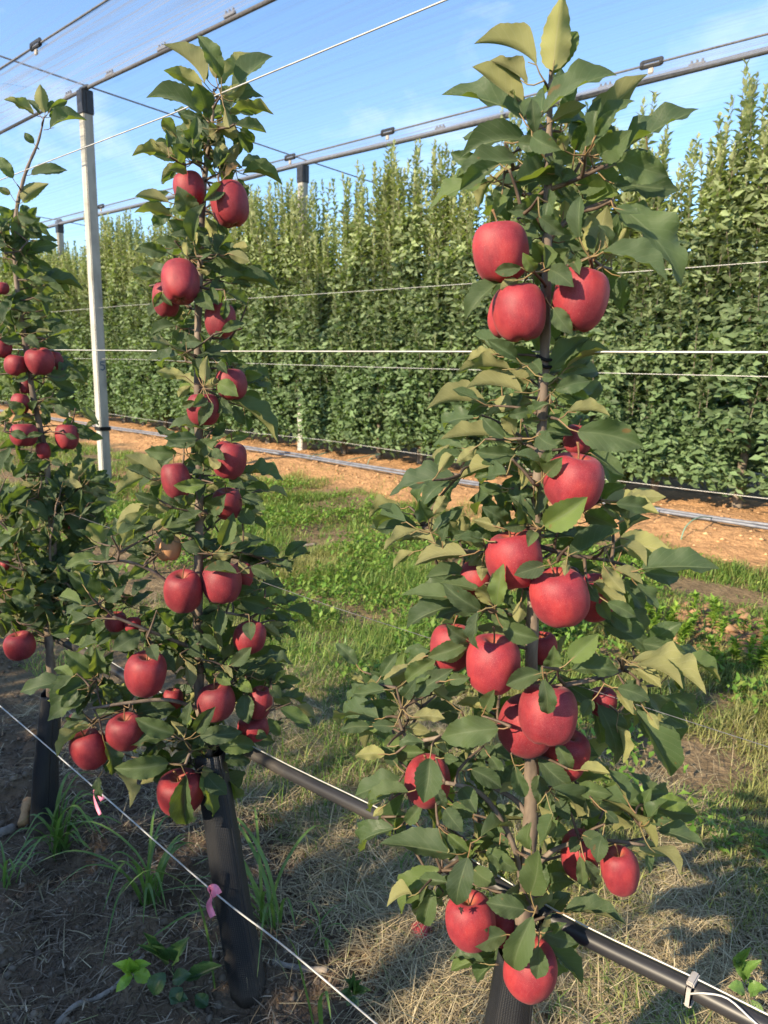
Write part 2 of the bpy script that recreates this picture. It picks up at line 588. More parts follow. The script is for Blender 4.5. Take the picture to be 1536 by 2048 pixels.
M_PETIOLE = simple_material('petiole', [(0.3, (0.17, 0.15, 0.06)), (0.7, (0.22, 0.12, 0.06))], 8.0, 0.6)
M_STEM = simple_material('apple_stalk', [(0.3, (0.10, 0.055, 0.03)), (0.7, (0.22, 0.12, 0.05))], 20.0, 0.7)
M_CALYX = simple_material('dry_calyx', [(0.3, (0.05, 0.03, 0.018)), (0.7, (0.13, 0.085, 0.05))], 30.0, 0.9)
M_FARBARK = simple_material('pale_trunk_bark', [(0.3, (0.11, 0.09, 0.07)), (0.7, (0.26, 0.21, 0.16))], 15.0, 0.9, bmp=0.5, bdist=0.01)
M_GUARD = guard_material()
M_HOSE = simple_material('black_polythene_hose', [(0.35, (0.014, 0.015, 0.020)), (0.52, (0.030, 0.029, 0.031)), (0.72, (0.10, 0.085, 0.068))], 9.0, 0.42, spec=0.45, bmp=0.15, bdist=0.002, stretch=(0.35, 1, 1))
M_FARHOSE = simple_material('grey_dusty_hose', [(0.35, (0.10, 0.11, 0.14)), (0.7, (0.20, 0.21, 0.24))], 12.0, 0.45)
M_WIRE = simple_material('galvanised_wire', [(0.3, (0.40, 0.39, 0.37)), (0.7, (0.60, 0.585, 0.55))], 40.0, 0.42, metal=0.35)
M_CABLE = simple_material('grey_cable', [(0.3, (0.085, 0.085, 0.095)), (0.7, (0.16, 0.16, 0.17))], 30.0, 0.75, spec=0.2)
M_CLIP = simple_material('black_plastic_clip', [(0.3, (0.006, 0.006, 0.007)), (0.7, (0.014, 0.014, 0.014))], 30.0, 0.6, spec=0.2)
M_GREYCLIP = simple_material('grey_plastic_clip', [(0.3, (0.30, 0.27, 0.25)), (0.7, (0.42, 0.39, 0.36))], 40.0, 0.6)
M_POST = simple_material('cast_concrete', [(0.3, (0.26, 0.25, 0.225)), (0.5, (0.37, 0.36, 0.325)), (0.8, (0.47, 0.45, 0.41))], 9.0, 0.88, spec=0.2, bmp=0.25, bdist=0.004, stretch=(1, 1, 0.35))
M_CAP = simple_material('black_cap_plastic', [(0.3, (0.016, 0.016, 0.02)), (0.7, (0.04, 0.04, 0.045))], 18.0, 0.42)
M_BLUE = simple_material('blue_paint', [(0.3, (0.015, 0.05, 0.11)), (0.7, (0.03, 0.09, 0.17))], 60.0, 0.7)
M_PINK = simple_material('pink_ribbon', [(0.3, (0.80, 0.20, 0.32)), (0.7, (0.88, 0.30, 0.42))], 30.0, 0.45)
M_WOOD = simple_material('weathered_wood', [(0.3, (0.13, 0.105, 0.085)), (0.7, (0.33, 0.28, 0.235))], 30.0, 0.9, bmp=0.6, bdist=0.004, stretch=(0.2, 1, 1))
M_SPLIT = simple_material('fresh_split_wood', [(0.3, (0.30, 0.15, 0.06)), (0.7, (0.52, 0.30, 0.14))], 30.0, 0.85, bmp=0.5, bdist=0.004)
M_DRIP = simple_material('green_drip_tube', [(0.3, (0.11, 0.22, 0.16)), (0.7, (0.17, 0.30, 0.22))], 30.0, 0.5)
M_NET = net_material('hail_net_open', 0.11, 0.14, 2.6)
M_NETFOLD = net_material('hail_net_folded', 0.22, 0.66, 1.3)
M_GROUND = ground_material()
M_BUG = simple_material('withered_leaflet', [(0.3, (0.012, 0.008, 0.007)), (0.7, (0.03, 0.02, 0.016))], 40.0, 0.9)

# ------------------------------------------------------------------ setting: the ground
def sstep(a, b, x):
    t = np.clip((x - a) / (b - a), 0, 1)
    return t * t * (3 - 2 * t)


def zones(x, y):
    """How much of each place is near-row mulch, bare row strip and orange bank."""
    wob = fbm(x, y, 1.7, 4, 3) - 0.5
    edge = 1.25 - 0.28 * sstep(-1.15, -0.7, x)
    mulch = 1 - sstep(edge - 0.18, edge + 0.22, y + wob * 0.75)
    mulch = mulch * sstep(-1.2, -0.6, y)
    bare = np.exp(-((y - 4.62 + wob * 0.7) / 0.42) ** 2) * sstep(0.40, 0.62, fbm(x, y, 0.9, 3, 9))
    orange = sstep(5.95, 6.45, y + wob * 1.7) * (1 - sstep(9.0, 9.6, y))
    return mulch, bare, orange


def gz(x, y):
    x = np.asarray(x, dtype=float)
    y = np.asarray(y, dtype=float)
    mulch, bare, orange = zones(x, y)
    z = 0.05 * (fbm(x, y, 0.8, 3, 20) - 0.5)
    z = z + mulch * (0.19 * (fbm(x, y, 5.0, 5, 30) - 0.5) + 0.02)
    z = z + (bare * 0.09 + 0.02) * (fbm(x, y, 5.0, 4, 40) - 0.45)
    bank = sstep(5.9, 7.4, y) * (1 - sstep(9.2, 10.4, y))
    z = z + bank * (0.12 + 0.10 * (fbm(x, y, 5.5, 4, 50) - 0.5))
    return z


xs = np.concatenate([np.linspace(-70, -16, 28), np.arange(-15.5, -3.4, 0.07), np.arange(-3.4, 0.9, 0.021), np.linspace(1.0, 3.0, 16), np.linspace(4, 60, 20)])
ys = np.concatenate([np.linspace(-30, -1, 18), np.arange(-0.6, 0.3, 0.1), np.arange(0.3, 2.4, 0.021), np.arange(2.4, 9.6, 0.055), np.linspace(9.8, 16, 14), np.linspace(20, 240, 18)])
GX, GY = np.meshgrid(xs, ys, indexing='ij')
GZ = gz(GX, GY)
V = np.stack([GX.ravel(), GY.ravel(), GZ.ravel()], 1)
nx, ny = len(xs), len(ys)
ii = (np.arange(nx - 1)[:, None] * ny + np.arange(ny - 1)[None, :]).ravel()
F = np.stack([ii, ii + ny, ii + ny + 1, ii + 1], 1)
mu, ba, og = zones(V[:, 0], V[:, 1])
c_alley = np.array([0.20, 0.150, 0.092])
c_mulch = np.array([0.185, 0.134, 0.092])
c_bare = np.array([0.27, 0.16, 0.088])
c_orange = np.array([0.46, 0.270, 0.138])
gc = c_alley + (c_mulch - c_alley) * mu[:, None]
gc = gc + (c_bare - gc) * (ba[:, None] * 0.9)
gc = gc + (c_orange - gc) * og[:, None]
ground = new_obj('ground', mesh_from('ground', V, F, col=gc), M_GROUND)
tag(ground, 'orchard ground of dark mulch, grassy alley soil and orange clay bank', kind='structure')


def gz1(x, y):
    return float(gz(np.array([x]), np.array([y]))[0])


# ------------------------------------------------------------------ posts, cables, nets
def digit_five(parent, x, y, z, h):
    """A painted 5 on the +X face: strokes as a thin raised ribbon."""
    pts = [(0.5, 1.0), (-0.35, 1.0), (-0.42, 0.58), (-0.1, 0.66), (0.3, 0.58), (0.46, 0.33), (0.3, 0.06), (-0.05, -0.02), (-0.45, 0.1)]
    w = 0.016
    V, F = [], []
    P = [np.array(p) * np.array([h * 0.62, h]) for p in pts]
    for i, p in enumerate(P):
        t = P[min(i + 1, len(P) - 1)] - P[max(i - 1, 0)]
        t /= np.linalg.norm(t)
        nn = np.array([-t[1], t[0]]) * w * 0.5
        for s in (1, -1):
            q = p + nn * s
            V.append((x + 0.003, y + q[0], z + q[1]))
    for i in range(len(P) - 1):
        F.append((2 * i, 2 * i + 1, 2 * i + 3, 2 * i + 2))
    child('painted_number', mesh_from('painted_number', V, F, smooth=False), M_BLUE, parent)


def post(x, y, top, w, label, five=False, band=False):
    base = gz1(x, y)
    root = empty('trellis_post', (x, y, base))
    tag(root, label, 'post', 'concrete net posts')
    bevel_box('shaft', (w, w, top - 0.2 - (base - 0.12)), (x, y, (top - 0.2 + base - 0.12) / 2), M_POST, root, 0.010)
    bevel_box('cap', (w + 0.022, w + 0.022, 0.27), (x, y, top - 0.135), M_CAP, root, 0.008)
    bevel_box('cap_rib', (0.012, w * 0.18, 0.22), (x + w / 2 + 0.014, y - 0.01, top - 0.14), M_CAP, root, 0.002)
    bevel_box('cable_saddle', (0.20, 0.05, 0.05), (x, y, top + 0.026), M_CLIP, root, 0.01)
    if band:
        bevel_box('hose_strap', (w + 0.03, w + 0.03, 0.05), (x, y, 0.68), M_CLIP, root, 0.004)
    if five:
        digit_five(root, x + w / 2, y + 0.008, 1.44, 0.10)
    return root


post(-9.02, 4.55, 4.74, 0.125, 'tall cream concrete post with black cap, numbered five, standing in grass', five=True, band=True)
post(-9.20, 8.22, 4.70, 0.125, 'concrete post half hidden in the far tree row behind the middle apple tree')
post(-17.9, 8.22, 4.78, 0.125, 'distant concrete post with black cap, seen between left tree and tall cream post')


def sheet(name, y0, z0, y1, z1, mat, label, sag=0.0, x0=-46.0, x1=2.6):
    nx, ny = 110, 14
    V, uv = [], []
    for i in range(nx + 1):
        x = x0 + (x1 - x0) * i / nx
        for j in range(ny + 1):
            t = j / ny
            wav = 0.014 * math.sin(x * 1.7 + j) + 0.010 * math.sin(x * 0.53 + j * 2.1)
            edge = 4 * t * (1 - t)
            scallop = 0.035 * math.sin((x + 9.0) * math.pi / 1.65) ** 2
            V.append((x, y0 + (y1 - y0) * t, z0 + (z1 - z0) * t - sag * edge + wav * edge - scallop * (1 - edge) * 0.3))
            uv.append((x, t))
    F = [(i * (ny + 1) + j, (i + 1) * (ny + 1) + j, (i + 1) * (ny + 1) + j + 1, i * (ny + 1) + j + 1) for i in range(nx) for j in range(ny)]
    o = new_obj(name, mesh_from(name, V, F, uv=uv), mat)
    return tag(o, label, 'net', 'hail net panels')


ZA, ZB, ZA2, ZB2 = 4.50, 4.775, 4.42, 4.735
sheet('hail_net', 0.95, 4.78, 3.35, ZA, M_NET, 'thin open hail net in the upper corner, nearer than the black clip', 0.10)
sheet('hail_net', 3.36, ZA, 4.55, ZB, M_NETFOLD, 'streaky folded hail net strip over the tall cream post', 0.05)
sheet('hail_net', 4.56, ZB, 7.10, ZA2, M_NET, 'wide open hail net spanning the sky from cream post to far beam', 0.10)
sheet('hail_net', 7.11, ZA2, 8.20, ZB2, M_NETFOLD, 'bunched hail net band running along the far tree row top', 0.05)
sheet('hail_net', 8.22, ZB2, 10.8, 4.40, M_NET, 'hail net behind the far row, seen low between the shoots', 0.10)


def line(name, pts, r, mat, label, cat, group=None, n=6):
    o = tube(name, pts, r, mat, None, n)
    return tag(o, label, cat, group)


def row_line(y, z, x0, x1, sag=0.0, step=0.8, span=8.0, off=0.0):
    k = max(2, int((x1 - x0) / step))
    out = []
    for i in range(k + 1):
        x = x0 + (x1 - x0) * i / k
        s = ((x + off) / span) % 1.0
        out.append((x, y, z - sag * 4 * s * (1 - s)))
    return out


line('net_cable', row_line(3.355, ZA - 0.005, -46, 2.6), 0.009, M_CABLE, 'thin dark cable joining nets by the near black clip', 'cable')
line('net_hem', row_line(4.555, ZB - 0.012, -46, 2.6, 0.03, off=9.02), 0.021, M_CABLE, 'thick grey net hem resting on the tall cream post', 'cable', 'grey net hems')
line('net_cable', row_line(7.105, ZA2 - 0.005, -46, 2.6), 0.010, M_CABLE, 'dark cable carrying clips just above the far beam', 'cable')
line('net_hem', row_line(8.21, ZB2 - 0.012, -46, 2.6, 0.03, off=9.2), 0.036, M_CABLE, 'long thick grey beam of bunched net along far row top', 'cable', 'grey net hems')
line('cross_cable', [(-9.02, 0.9, 4.9), (-9.02, 4.55, 4.80), (-9.12, 8.22, 4.76), (-9.12, 12, 4.7)], 0.010, M_CABLE, 'cross cable passing over the tall cream post towards the far row', 'cable', 'cross cables')
line('cross_cable', [(-17.9, 4.55, 4.82), (-17.9, 8.22, 4.80), (-17.9, 12, 4.7)], 0.010, M_CABLE, 'distant cross cable over the far capped post', 'cable', 'cross cables')


def net_clip(px, py, y, z, label):
    p = at_y(px, py, y)
    root = empty('net_clip', (p.x, y, z))
    tag(root, label, 'clip', 'black net clips')
    for s in (-1, 1):
        bevel_box('jaw', (0.20, 0.020, 0.032), (p.x, y, z + s * 0.024), M_CLIP, root, 0.006)
        bevel_box('end_block', (0.038, 0.030, 0.068), (p.x + s * 0.092, y, z), M_CLIP, root, 0.008)
    bevel_box('hook', (0.05, 0.02, 0.05), (p.x, y, z - 0.065), M_GREYCLIP, root, 0.006)


net_clip(1303, 127, 7.10, ZA2, 'black net clip above the right part of the far beam')
net_clip(775, 268, 7.10, ZA2, 'black net clip above the far beam between the two near apple trees')
net_clip(580, 318, 7.10, ZA2, 'black net clip above the far beam just right of middle tree')
net_clip(202, 415, 7.10, ZA2, 'small black net clip right behind the tall cream post')
net_clip(70, 68, 3.35, ZA, 'large black net clip in the upper left corner')


def hem_clip(px, py, y, z, label):
    p = at_y(px, py, y)
    root = empty('hem_clip', (p.x, y, z))
    tag(root, label, 'clip', 'small hem clips')
    bevel_box('plate', (0.17, 0.03, 0.035), (p.x, y, z), M_CABLE, root, 0.006)
    for k in (-0.055, 0.0, 0.055):
        bevel_box('tooth', (0.022, 0.022, 0.03), (p.x + k, y, z + 0.03), M_CABLE, root, 0.004)


for px, py, y, z, lb in [
        (460, 51, 4.55, ZB, 'small hem clip on near net edge right of middle tree tip'),
        (325, 114, 4.55, ZB, 'small hem clip on near net edge left of middle tree tip'),
        (220, 162, 4.55, ZB, 'small hem clip on net edge just right of the post cap'),
        (138, 200, 4.55, ZB, 'small hem clip on net edge just left of the post cap'),
        (1393, 137, 8.2, ZB2, 'small hem clip on the far beam near the right frame edge'),
        (1210, 181, 8.2, ZB2, 'small hem clip on the far beam beside the nearest tree tip'),
        (880, 260, 8.2, ZB2, 'small hem clip on the far beam left of the nearest tree')]:
    hem_clip(px, py, y, z, lb)

# wires of the empty middle row and the far row
line('trellis_wire', row_line(4.55, 2.22, -40, 2.4, 0.02), 0.0020, M_WIRE, 'thin wire crossing the far trees above the bright middle wire', 'wire', 'trellis wires', 5)
line('trellis_wire', row_line(4.55, 1.585, -40, 2.4, 0.015), 0.0022, M_WIRE, 'thin wire just below the bright horizontal wire', 'wire', 'trellis wires', 5)
line('trellis_wire', row_line(7.75, 0.42, -40, 2.4, 0.05), 0.0035, M_WIRE, 'low wire strung before the far tree trunks', 'wire', 'trellis wires', 5)


def ground_line(y, lift, x0, x1, wob, seed):
    rg = np.random.default_rng(seed)
    x = np.arange(x0, x1, 0.35)
    yy = y + wob * (fbm(x, x * 0 + seed, 0.35, 2, seed) - 0.5)
    zz = gz(x, yy) + lift
    zz = np.convolve(np.pad(zz, 3, mode='edge'), np.ones(7) / 7, 'valid')
    return [(a, b, c) for a, b, c in zip(x, yy, zz)]


line('drip_hose', ground_line(7.28, 0.05, -40, 2.4, 0.12, 61), 0.016, M_FARHOSE, 'grey drip hose on the orange bank, nearer one of the pair', 'hose', 'far drip hoses', 8)
line('drip_hose', ground_line(7.42, 0.06, -40, 2.4, 0.14, 62), 0.016, M_FARHOSE, 'grey drip hose on the orange bank, farther one of the pair', 'hose', 'far drip hoses', 8)
for px, py, h, lb in [(734, 934, 0.16, 'short green drip tube hanging on orange bank right of middle tree'),
                      (628, 925, 0.13, 'short green drip tube on orange bank beside the far post'),
                      (1250, 1058, 0.22, 'green drip tube bowed over orange soil right of nearest tree'),
                      (1362, 1075, 0.18, 'pale drip tube on orange soil near the right frame edge')]:
    p = at_z(px, py, 0.08)
    z0 = gz1(p.x, p.y)
    pts = smooth_path([(p.x, p.y, z0 - 0.02), (p.x + 0.01, p.y + 0.06, z0 + h * 0.6), (p.x + 0.05, p.y + 0.24, z0 + h), (p.x + 0.08, 7.3, z0 + h * 0.75)], 4)
    line('drip_tube', pts, 0.006, M_DRIP, lb, 'tube', 'green drip tubes', 6)


# ------------------------------------------------------------------ the far row of trees
def leaf_cloud(pos, axis, nrm, size, width, arch):
    """Small folded leaves: two quads each. pos, axis, nrm: (n,3)."""
    n = len(pos)
    axis = axis / np.linalg.norm(axis, axis=1, keepdims=True)
    nrm = nrm - axis * np.sum(axis * nrm, 1, keepdims=True)
    nrm /= np.linalg.norm(nrm, axis=1, keepdims=True) + 1e-9
    sd = np.cross(axis, nrm)
    s, w = size[:, None], width[:, None]
    b = pos
    c = pos + axis * s * 0.5 - nrm * s * 0.02 + nrm * s * arch[:, None]
    l = pos + axis * s * 0.46 + sd * w * 0.5 + nrm * (s * arch[:, None] + w * 0.20)
    r = pos + axis * s * 0.46 - sd * w * 0.5 + nrm * (s * arch[:, None] + w * 0.20)
    t = pos + axis * s
    V = np.stack([b, r, t, l, c], 1).reshape(-1, 3)
    k = np.arange(n)[:, None] * 5
    F = np.concatenate([k + np.array([0, 1, 2, 4]), k + np.array([0, 4, 2, 3])], 0)
    return V, F


def far_crown(seed, top=4.35, dens=1.0, low=0.22):
    g = np.random.default_rng(seed)
    P, A, Nn, S, W, Cc = [], [], [], [], [], []
    stems = []
    # upright shoots
    for i in range(int(84 * dens)):
        x, y = g.uniform(-0.55, 0.55), -0.46 + abs(g.normal(0, 0.30))
        z0 = g.uniform(0.8, top - 1.0)
        if i < 40:
            z1 = top - abs(g.normal(0, 0.42))
            z0 = z1 - g.uniform(1.0, 1.9)
        else:
            z1 = min(z0 + g.uniform(0.5, 1.0), top - 0.35)
        ln = z1 - z0
        lx, ly = g.normal(0, 0.06), g.normal(-0.03, 0.06)
        n = int(ln / 0.022)
        t = (np.arange(n) + g.random(n) * 0.6) / n
        ph = np.arange(n) * 2.4 + g.uniform(0, 6)
        wob = 0.02 * np.sin(t * 5 + i)
        c = np.stack([x + lx * t + wob, y + ly * t, z0 + ln * t], 1)
        el = np.radians(g.uniform(0, 50, n)) + t ** 3 * 0.6
        d = np.stack([np.cos(ph) * np.cos(el), np.sin(ph) * np.cos(el), np.sin(el)], 1)
        up = np.stack([-np.cos(ph) * np.sin(el), -np.sin(ph) * np.sin(el), np.cos(el)], 1)
        sz = g.uniform(0.085, 0.135, n) * (1.05 - 0.40 * t ** 3)
        P.append(c); A.append(d); Nn.append(up + g.normal(0, 0.25, (n, 3))); S.append(sz); W.append(sz * g.uniform(0.45, 0.60, n))
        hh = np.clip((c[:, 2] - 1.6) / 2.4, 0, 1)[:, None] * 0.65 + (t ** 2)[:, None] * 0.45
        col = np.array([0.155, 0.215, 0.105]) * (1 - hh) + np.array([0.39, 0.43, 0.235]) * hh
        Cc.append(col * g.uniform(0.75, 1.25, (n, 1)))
        stems.append([(x, y, z0), (x + lx * .5, y + ly * .5, z0 + ln * .5), (x + lx, y + ly, z1)])
    # body of the crown
    n = int(8000 * dens)
    x = g.uniform(-0.56, 0.56, n)
    z = low + (top - 0.95 - low) * g.random(n) ** 1.0
    bulge = 0.47 - 0.10 * np.clip((z - 2.4) / 1.6, 0, 1) + 0.15 * (vnoise(x * 2.6 + seed * 7, z * 1.7, 77) - 0.5) * 2 - 0.14 * sstep(0.36, 0.58, np.abs(x))
    back = g.random(n) < 0.34
    y = np.where(back, g.uniform(-0.2, 0.45, n), -bulge + np.abs(g.normal(0, 0.20, n)))
    z = np.maximum(z, low + 0.55 * (vnoise(x * 2.6 + seed * 5, x * 0 + 3.3, 66) - 0.35)) + g.normal(0, 0.05, n)
    keep = vnoise(x * 5.5 + seed * 3, z * 3.6, 88) > 0.22
    x, y, z = x[keep], y[keep], z[keep]
    n = len(x)
    ph = g.uniform(0, 2 * math.pi, n)
    el = np.radians(g.uniform(-45, 45, n))
    d = np.stack([np.cos(ph) * np.cos(el), np.sin(ph) * np.cos(el) * 0.8 - 0.35, np.sin(el)], 1)
    up = np.stack([g.normal(0, 0.7, n), g.normal(-0.6, 0.6, n), g.uniform(-0.1, 1.1, n)], 1)
    sz = g.uniform(0.075, 0.14, n)
    P.append(np.stack([x, y, z], 1)); A.append(d); Nn.append(up); S.append(sz); W.append(sz * g.uniform(0.42, 0.58, n))
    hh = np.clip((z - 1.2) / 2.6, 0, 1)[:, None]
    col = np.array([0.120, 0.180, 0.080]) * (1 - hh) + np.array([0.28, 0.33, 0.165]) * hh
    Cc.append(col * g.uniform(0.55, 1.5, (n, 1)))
    P, A, Nn, S, W, Cc = (np.concatenate(q) for q in (P, A, Nn, S, W, Cc))
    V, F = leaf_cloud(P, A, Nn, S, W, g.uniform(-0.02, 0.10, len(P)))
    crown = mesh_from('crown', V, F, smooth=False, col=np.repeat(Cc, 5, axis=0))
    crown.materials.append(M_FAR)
    # stem shoots
    SV, SF = [], []
    for s in stems:
        v, f = tube_data(s, [0.005, 0.004, 0.0018], 4, False)
        o = len(SV)
        SV += v
        SF += [tuple(q + o for q in ff) for ff in f]
    shoots = mesh_from('shoots', SV, SF)
    shoots.materials.append(M_FARBARK)
    # trunk with a few limbs
    v, f = tube_data(smooth_path([(0, 0, -0.1), (0.02, 0.01, 0.3), (-0.02, 0.0, 0.9), (0.03, 0.02, 1.8), (0, 0, 3.0)], 3),
                     np.interp(np.linspace(0, 1, 13), [0, 1], [0.055, 0.014]).tolist(), 8)
    TV, TF = list(v), list(f)
    for k in range(9):
        z = 0.7 + k * 0.26
        a = k * 2.4 + seed
        v, f = tube_data([(0, 0, z), (0.2 * math.cos(a), 0.18 * math.sin(a), z + 0.10), (0.42 * math.cos(a), 0.36 * math.sin(a), z + 0.16)], [0.016, 0.011, 0.006], 6)
        o = len(TV)
        TV += v
        TF += [tuple(q + o for q in ff) for ff in f]
    trunk = mesh_from('trunk', TV, TF)
    trunk.materials.append(M_FARBARK)
    return crown, shoots, trunk


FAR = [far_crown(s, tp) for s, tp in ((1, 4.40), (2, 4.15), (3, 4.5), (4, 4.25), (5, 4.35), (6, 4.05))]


def place_far(name, x, y, meshes, label, group, mirror=1, sx=1.0, sz=1.0, rz=0.0):
    root = empty(name, (x, y, gz1(x, y)))
    tag(root, label, 'tree', group)
    root.scale = (mirror * sx, 1.0, sz)
    root.rotation_euler = (0, 0, rz)
    for nm, me in zip(('crown', 'shoots', 'trunk'), meshes):
        o = new_obj(nm, me, None, root)
        if nm != 'trunk':
            o['kind'] = 'stuff'
    return root


g = random.Random(5)
x, k = 0.55, 0
while x > -25.5:
    mi = (k * 5 + k // 3) % 6
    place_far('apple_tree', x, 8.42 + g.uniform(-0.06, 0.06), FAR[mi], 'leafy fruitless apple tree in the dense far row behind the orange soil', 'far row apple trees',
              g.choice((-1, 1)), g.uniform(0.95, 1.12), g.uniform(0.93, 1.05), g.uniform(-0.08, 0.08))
    x -= g.uniform(0.82, 0.98)
    k += 1
for k, x in enumerate(np.arange(-1.0, -21.0, -1.3)):
    place_far('apple_tree', float(x), 12.05, FAR[(k * 3 + 1) % 6], 'apple tree of the second far row, glimpsed dark through gaps in the first', 'second far row apple trees', 1 if k % 2 else -1, 1.4, 0.78)
# the row on the photographer's side, whose shade lies on the near mulch
SHADE = far_crown(31, 2.75, 0.75, 0.35)
for x, sz in ((-4.9, 1.0), (-4.1, 0.97), (-3.2, 1.02), (-2.45, 0.98), (-1.75, 0.96), (-0.9, 0.74), (0.3, 0.72)):
    place_far('apple_tree', x, -2.72, SHADE, 'leafy apple tree in the row opposite, shading the near mulch', 'opposite row apple trees', g.choice((-1, 1)), 1.0, sz)

# ------------------------------------------------------------------ the three fruiting trees of the near row
def leaf_mesh(seed):
    """One apple leaf, unit length from the blade's base (0,0,0) to its tip (0,1,0), unit full width 1 (scaled per leaf), upper side +Z."""
    g = random.Random(seed)
    nl, nw = 18, 3
    fold = g.uniform(0.25, 1.0)
    arch = g.uniform(-0.02, 0.17)
    curl = g.uniform(-0.10, 0.10)
    wave = g.uniform(0.03, 0.14)
    wn = g.uniform(2.0, 3.6)
    ph = g.uniform(0, 6)
    twist = g.uniform(-0.8, 0.8)
    bend = g.uniform(-0.13, 0.13)
    peak = g.uniform(0.40, 0.50)
    V, uv, F = [], [], []
    for i in range(nl + 1):
        t = i / nl
        # blade outline: rounded base, pointed tip, faint teeth
        e = math.log(0.5) / math.log(peak)
        w = max(0.0, math.sin(math.pi * t ** e)) ** 0.72
        w *= 1.0 - 0.35 * max(0.0, t - 0.8) / 0.2
        if i in (0, nl):
            w = 0.012
        teeth = 1.0 + (0.055 if i % 2 else -0.035)
        zc = arch * 4 * t * (1 - t) + curl * (t * t * (1 - t)) * 3
        xc = bend * math.sin(math.pi * t)
        tw = twist * (t - 0.5) * math.sin(math.pi * t)
        for j in range(-nw, nw + 1):
            s = j / nw
            x = 0.5 * s * w * (teeth if abs(j) == nw else 1)
            z = abs(s) * w * 0.5 * fold
            z += wave * (abs(s) ** 2) * w * math.sin(wn * 2 * math.pi * t + ph + (1.3 if s > 0 else 0))
            x, z = x * math.cos(tw) - z * math.sin(tw), x * math.sin(tw) + z * math.cos(tw)
            V.append((xc + x * (1 - 0.10 * fold), t, zc + z * 0.6))
            uv.append((0.5 + 0.5 * s, t))
    m = 2 * nw + 1
    for i in range(nl):
        for j in range(m - 1):
            a = i * m + j
            F.append((a, a + 1, a + m + 1, a + m))
    me = mesh_from('leaf', V, F, uv=uv)
    me.materials.append(M_LEAF)
    return me


LEAVES = [leaf_mesh(s) for s in range(18)]


def apple_mesh(seed):
    g = random.Random(seed)
    prof = [(0.0, 0.60), (0.10, 0.64), (0.22, 0.76), (0.38, 0.875), (0.60, 0.875), (0.81, 0.73), (0.955, 0.44), (1.0, 0.10), (0.975, -0.23), (0.89, -0.54), (0.74, -0.785), (0.55, -0.93),
            (0.34, -0.965), (0.22, -0.93), (0.11, -0.85), (0.0, -0.82)]
    P = smooth_path(prof, 2)
    n = 30
    p1, p2 = g.uniform(0, 6), g.uniform(0, 6)
    V, F = [], []
    for i, (r, z) in enumerate(P):
        r = max(r, 0.0)
        low = min(1.0, max(0.0, (0.3 - z) / 1.1))
        for k in range(n):
            a = 2 * math.pi * k / n
            f = 1 + (0.010 + 0.045 * low) * math.cos(5 * a + p1) + 0.022 * math.cos(2 * a + p2) + 0.012 * math.cos(3 * a - p1)
            zz = z + (0.035 * math.cos(5 * a + p1) * low * (1 if r > 0.1 else 0)) + 0.04 * math.cos(a + p2) * r
            V.append((r * f * math.cos(a), r * f * math.sin(a), zz))
    for i in range(len(P) - 1):
        for k in range(n):
            k2 = (k + 1) % n
            F.append((i * n + k, (i + 1) * n + k, (i + 1) * n + k2, i * n + k2))
    return mesh_from('apple', V, F)


def merged(name, me):
    bm = bmesh.new()
    bm.from_mesh(me)
    bmesh.ops.remove_doubles(bm, verts=bm.verts[:], dist=1e-4)
    bm.to_mesh(me)
    bm.free()
    me.polygons.foreach_set('use_smooth', np.ones(len(me.polygons), dtype=bool))
    return me


APPLES = [merged('apple', apple_mesh(s)) for s in range(5)]
for me in APPLES:
    me.materials.append(M_APPLE)
APPLES_PALE = [me.copy() for me in APPLES]
for me in APPLES_PALE:
    me.materials[0] = M_APPLE_PALE
v, f = tube_data(smooth_path([(0, 0, 0.55), (0.02, 0.01, 0.85), (0.08, 0.03, 1.12), (0.17, 0.05, 1.36)], 3), [0.045, 0.04, 0.035, 0.033, 0.032, 0.032, 0.034, 0.04, 0.05, 0.06], 7)
STALK = mesh_from('stalk', v, f)
STALK.materials.append(M_STEM)
V, F = [], []
for k in range(5):
    a = 2 * math.pi * k / 5
    b = len(V)
    for da, r, z in ((-0.35, 0.05, -0.84), (0.35, 0.05, -0.84), (0.1, 0.15, -0.97), (-0.1, 0.15, -0.97)):
        V.append((r * math.cos(a + da), r * math.sin(a + da), z))
    F.append((b, b + 1, b + 2, b + 3))
CALYX = mesh_from('calyx', V, F, smooth=False)
CALYX.materials.append(M_CALYX)


def put_apple(loc, rx, rz, label, group, tilt=None, pale=False, seed=0, up=None, stalk=True):
    g = random.Random(seed * 13 + 5)
    me = (APPLES_PALE if pale else APPLES)[seed % 5]
    o = new_obj('apple', me)
    o.location = loc
    if up is None:
        up = Vector((g.uniform(-0.22, 0.22), g.uniform(-0.22, 0.22), 1))
    q = Vector(up).normalized().to_track_quat('Z', 'Y')
    o.rotation_mode = 'QUATERNION'
    o.rotation_quaternion = q @ Vector((0, 0, 1)).rotation_difference(Vector((0, 0, 1))) @ Matrix.Rotation(g.uniform(0, 6.28), 3, 'Z').to_quaternion()
    o.scale = (rx, rx, rz)
    tag(o, label, 'apple', group)
    if stalk:
        new_obj('stalk', STALK, None, o)
    new_obj('calyx', CALYX, None, o)
    return o


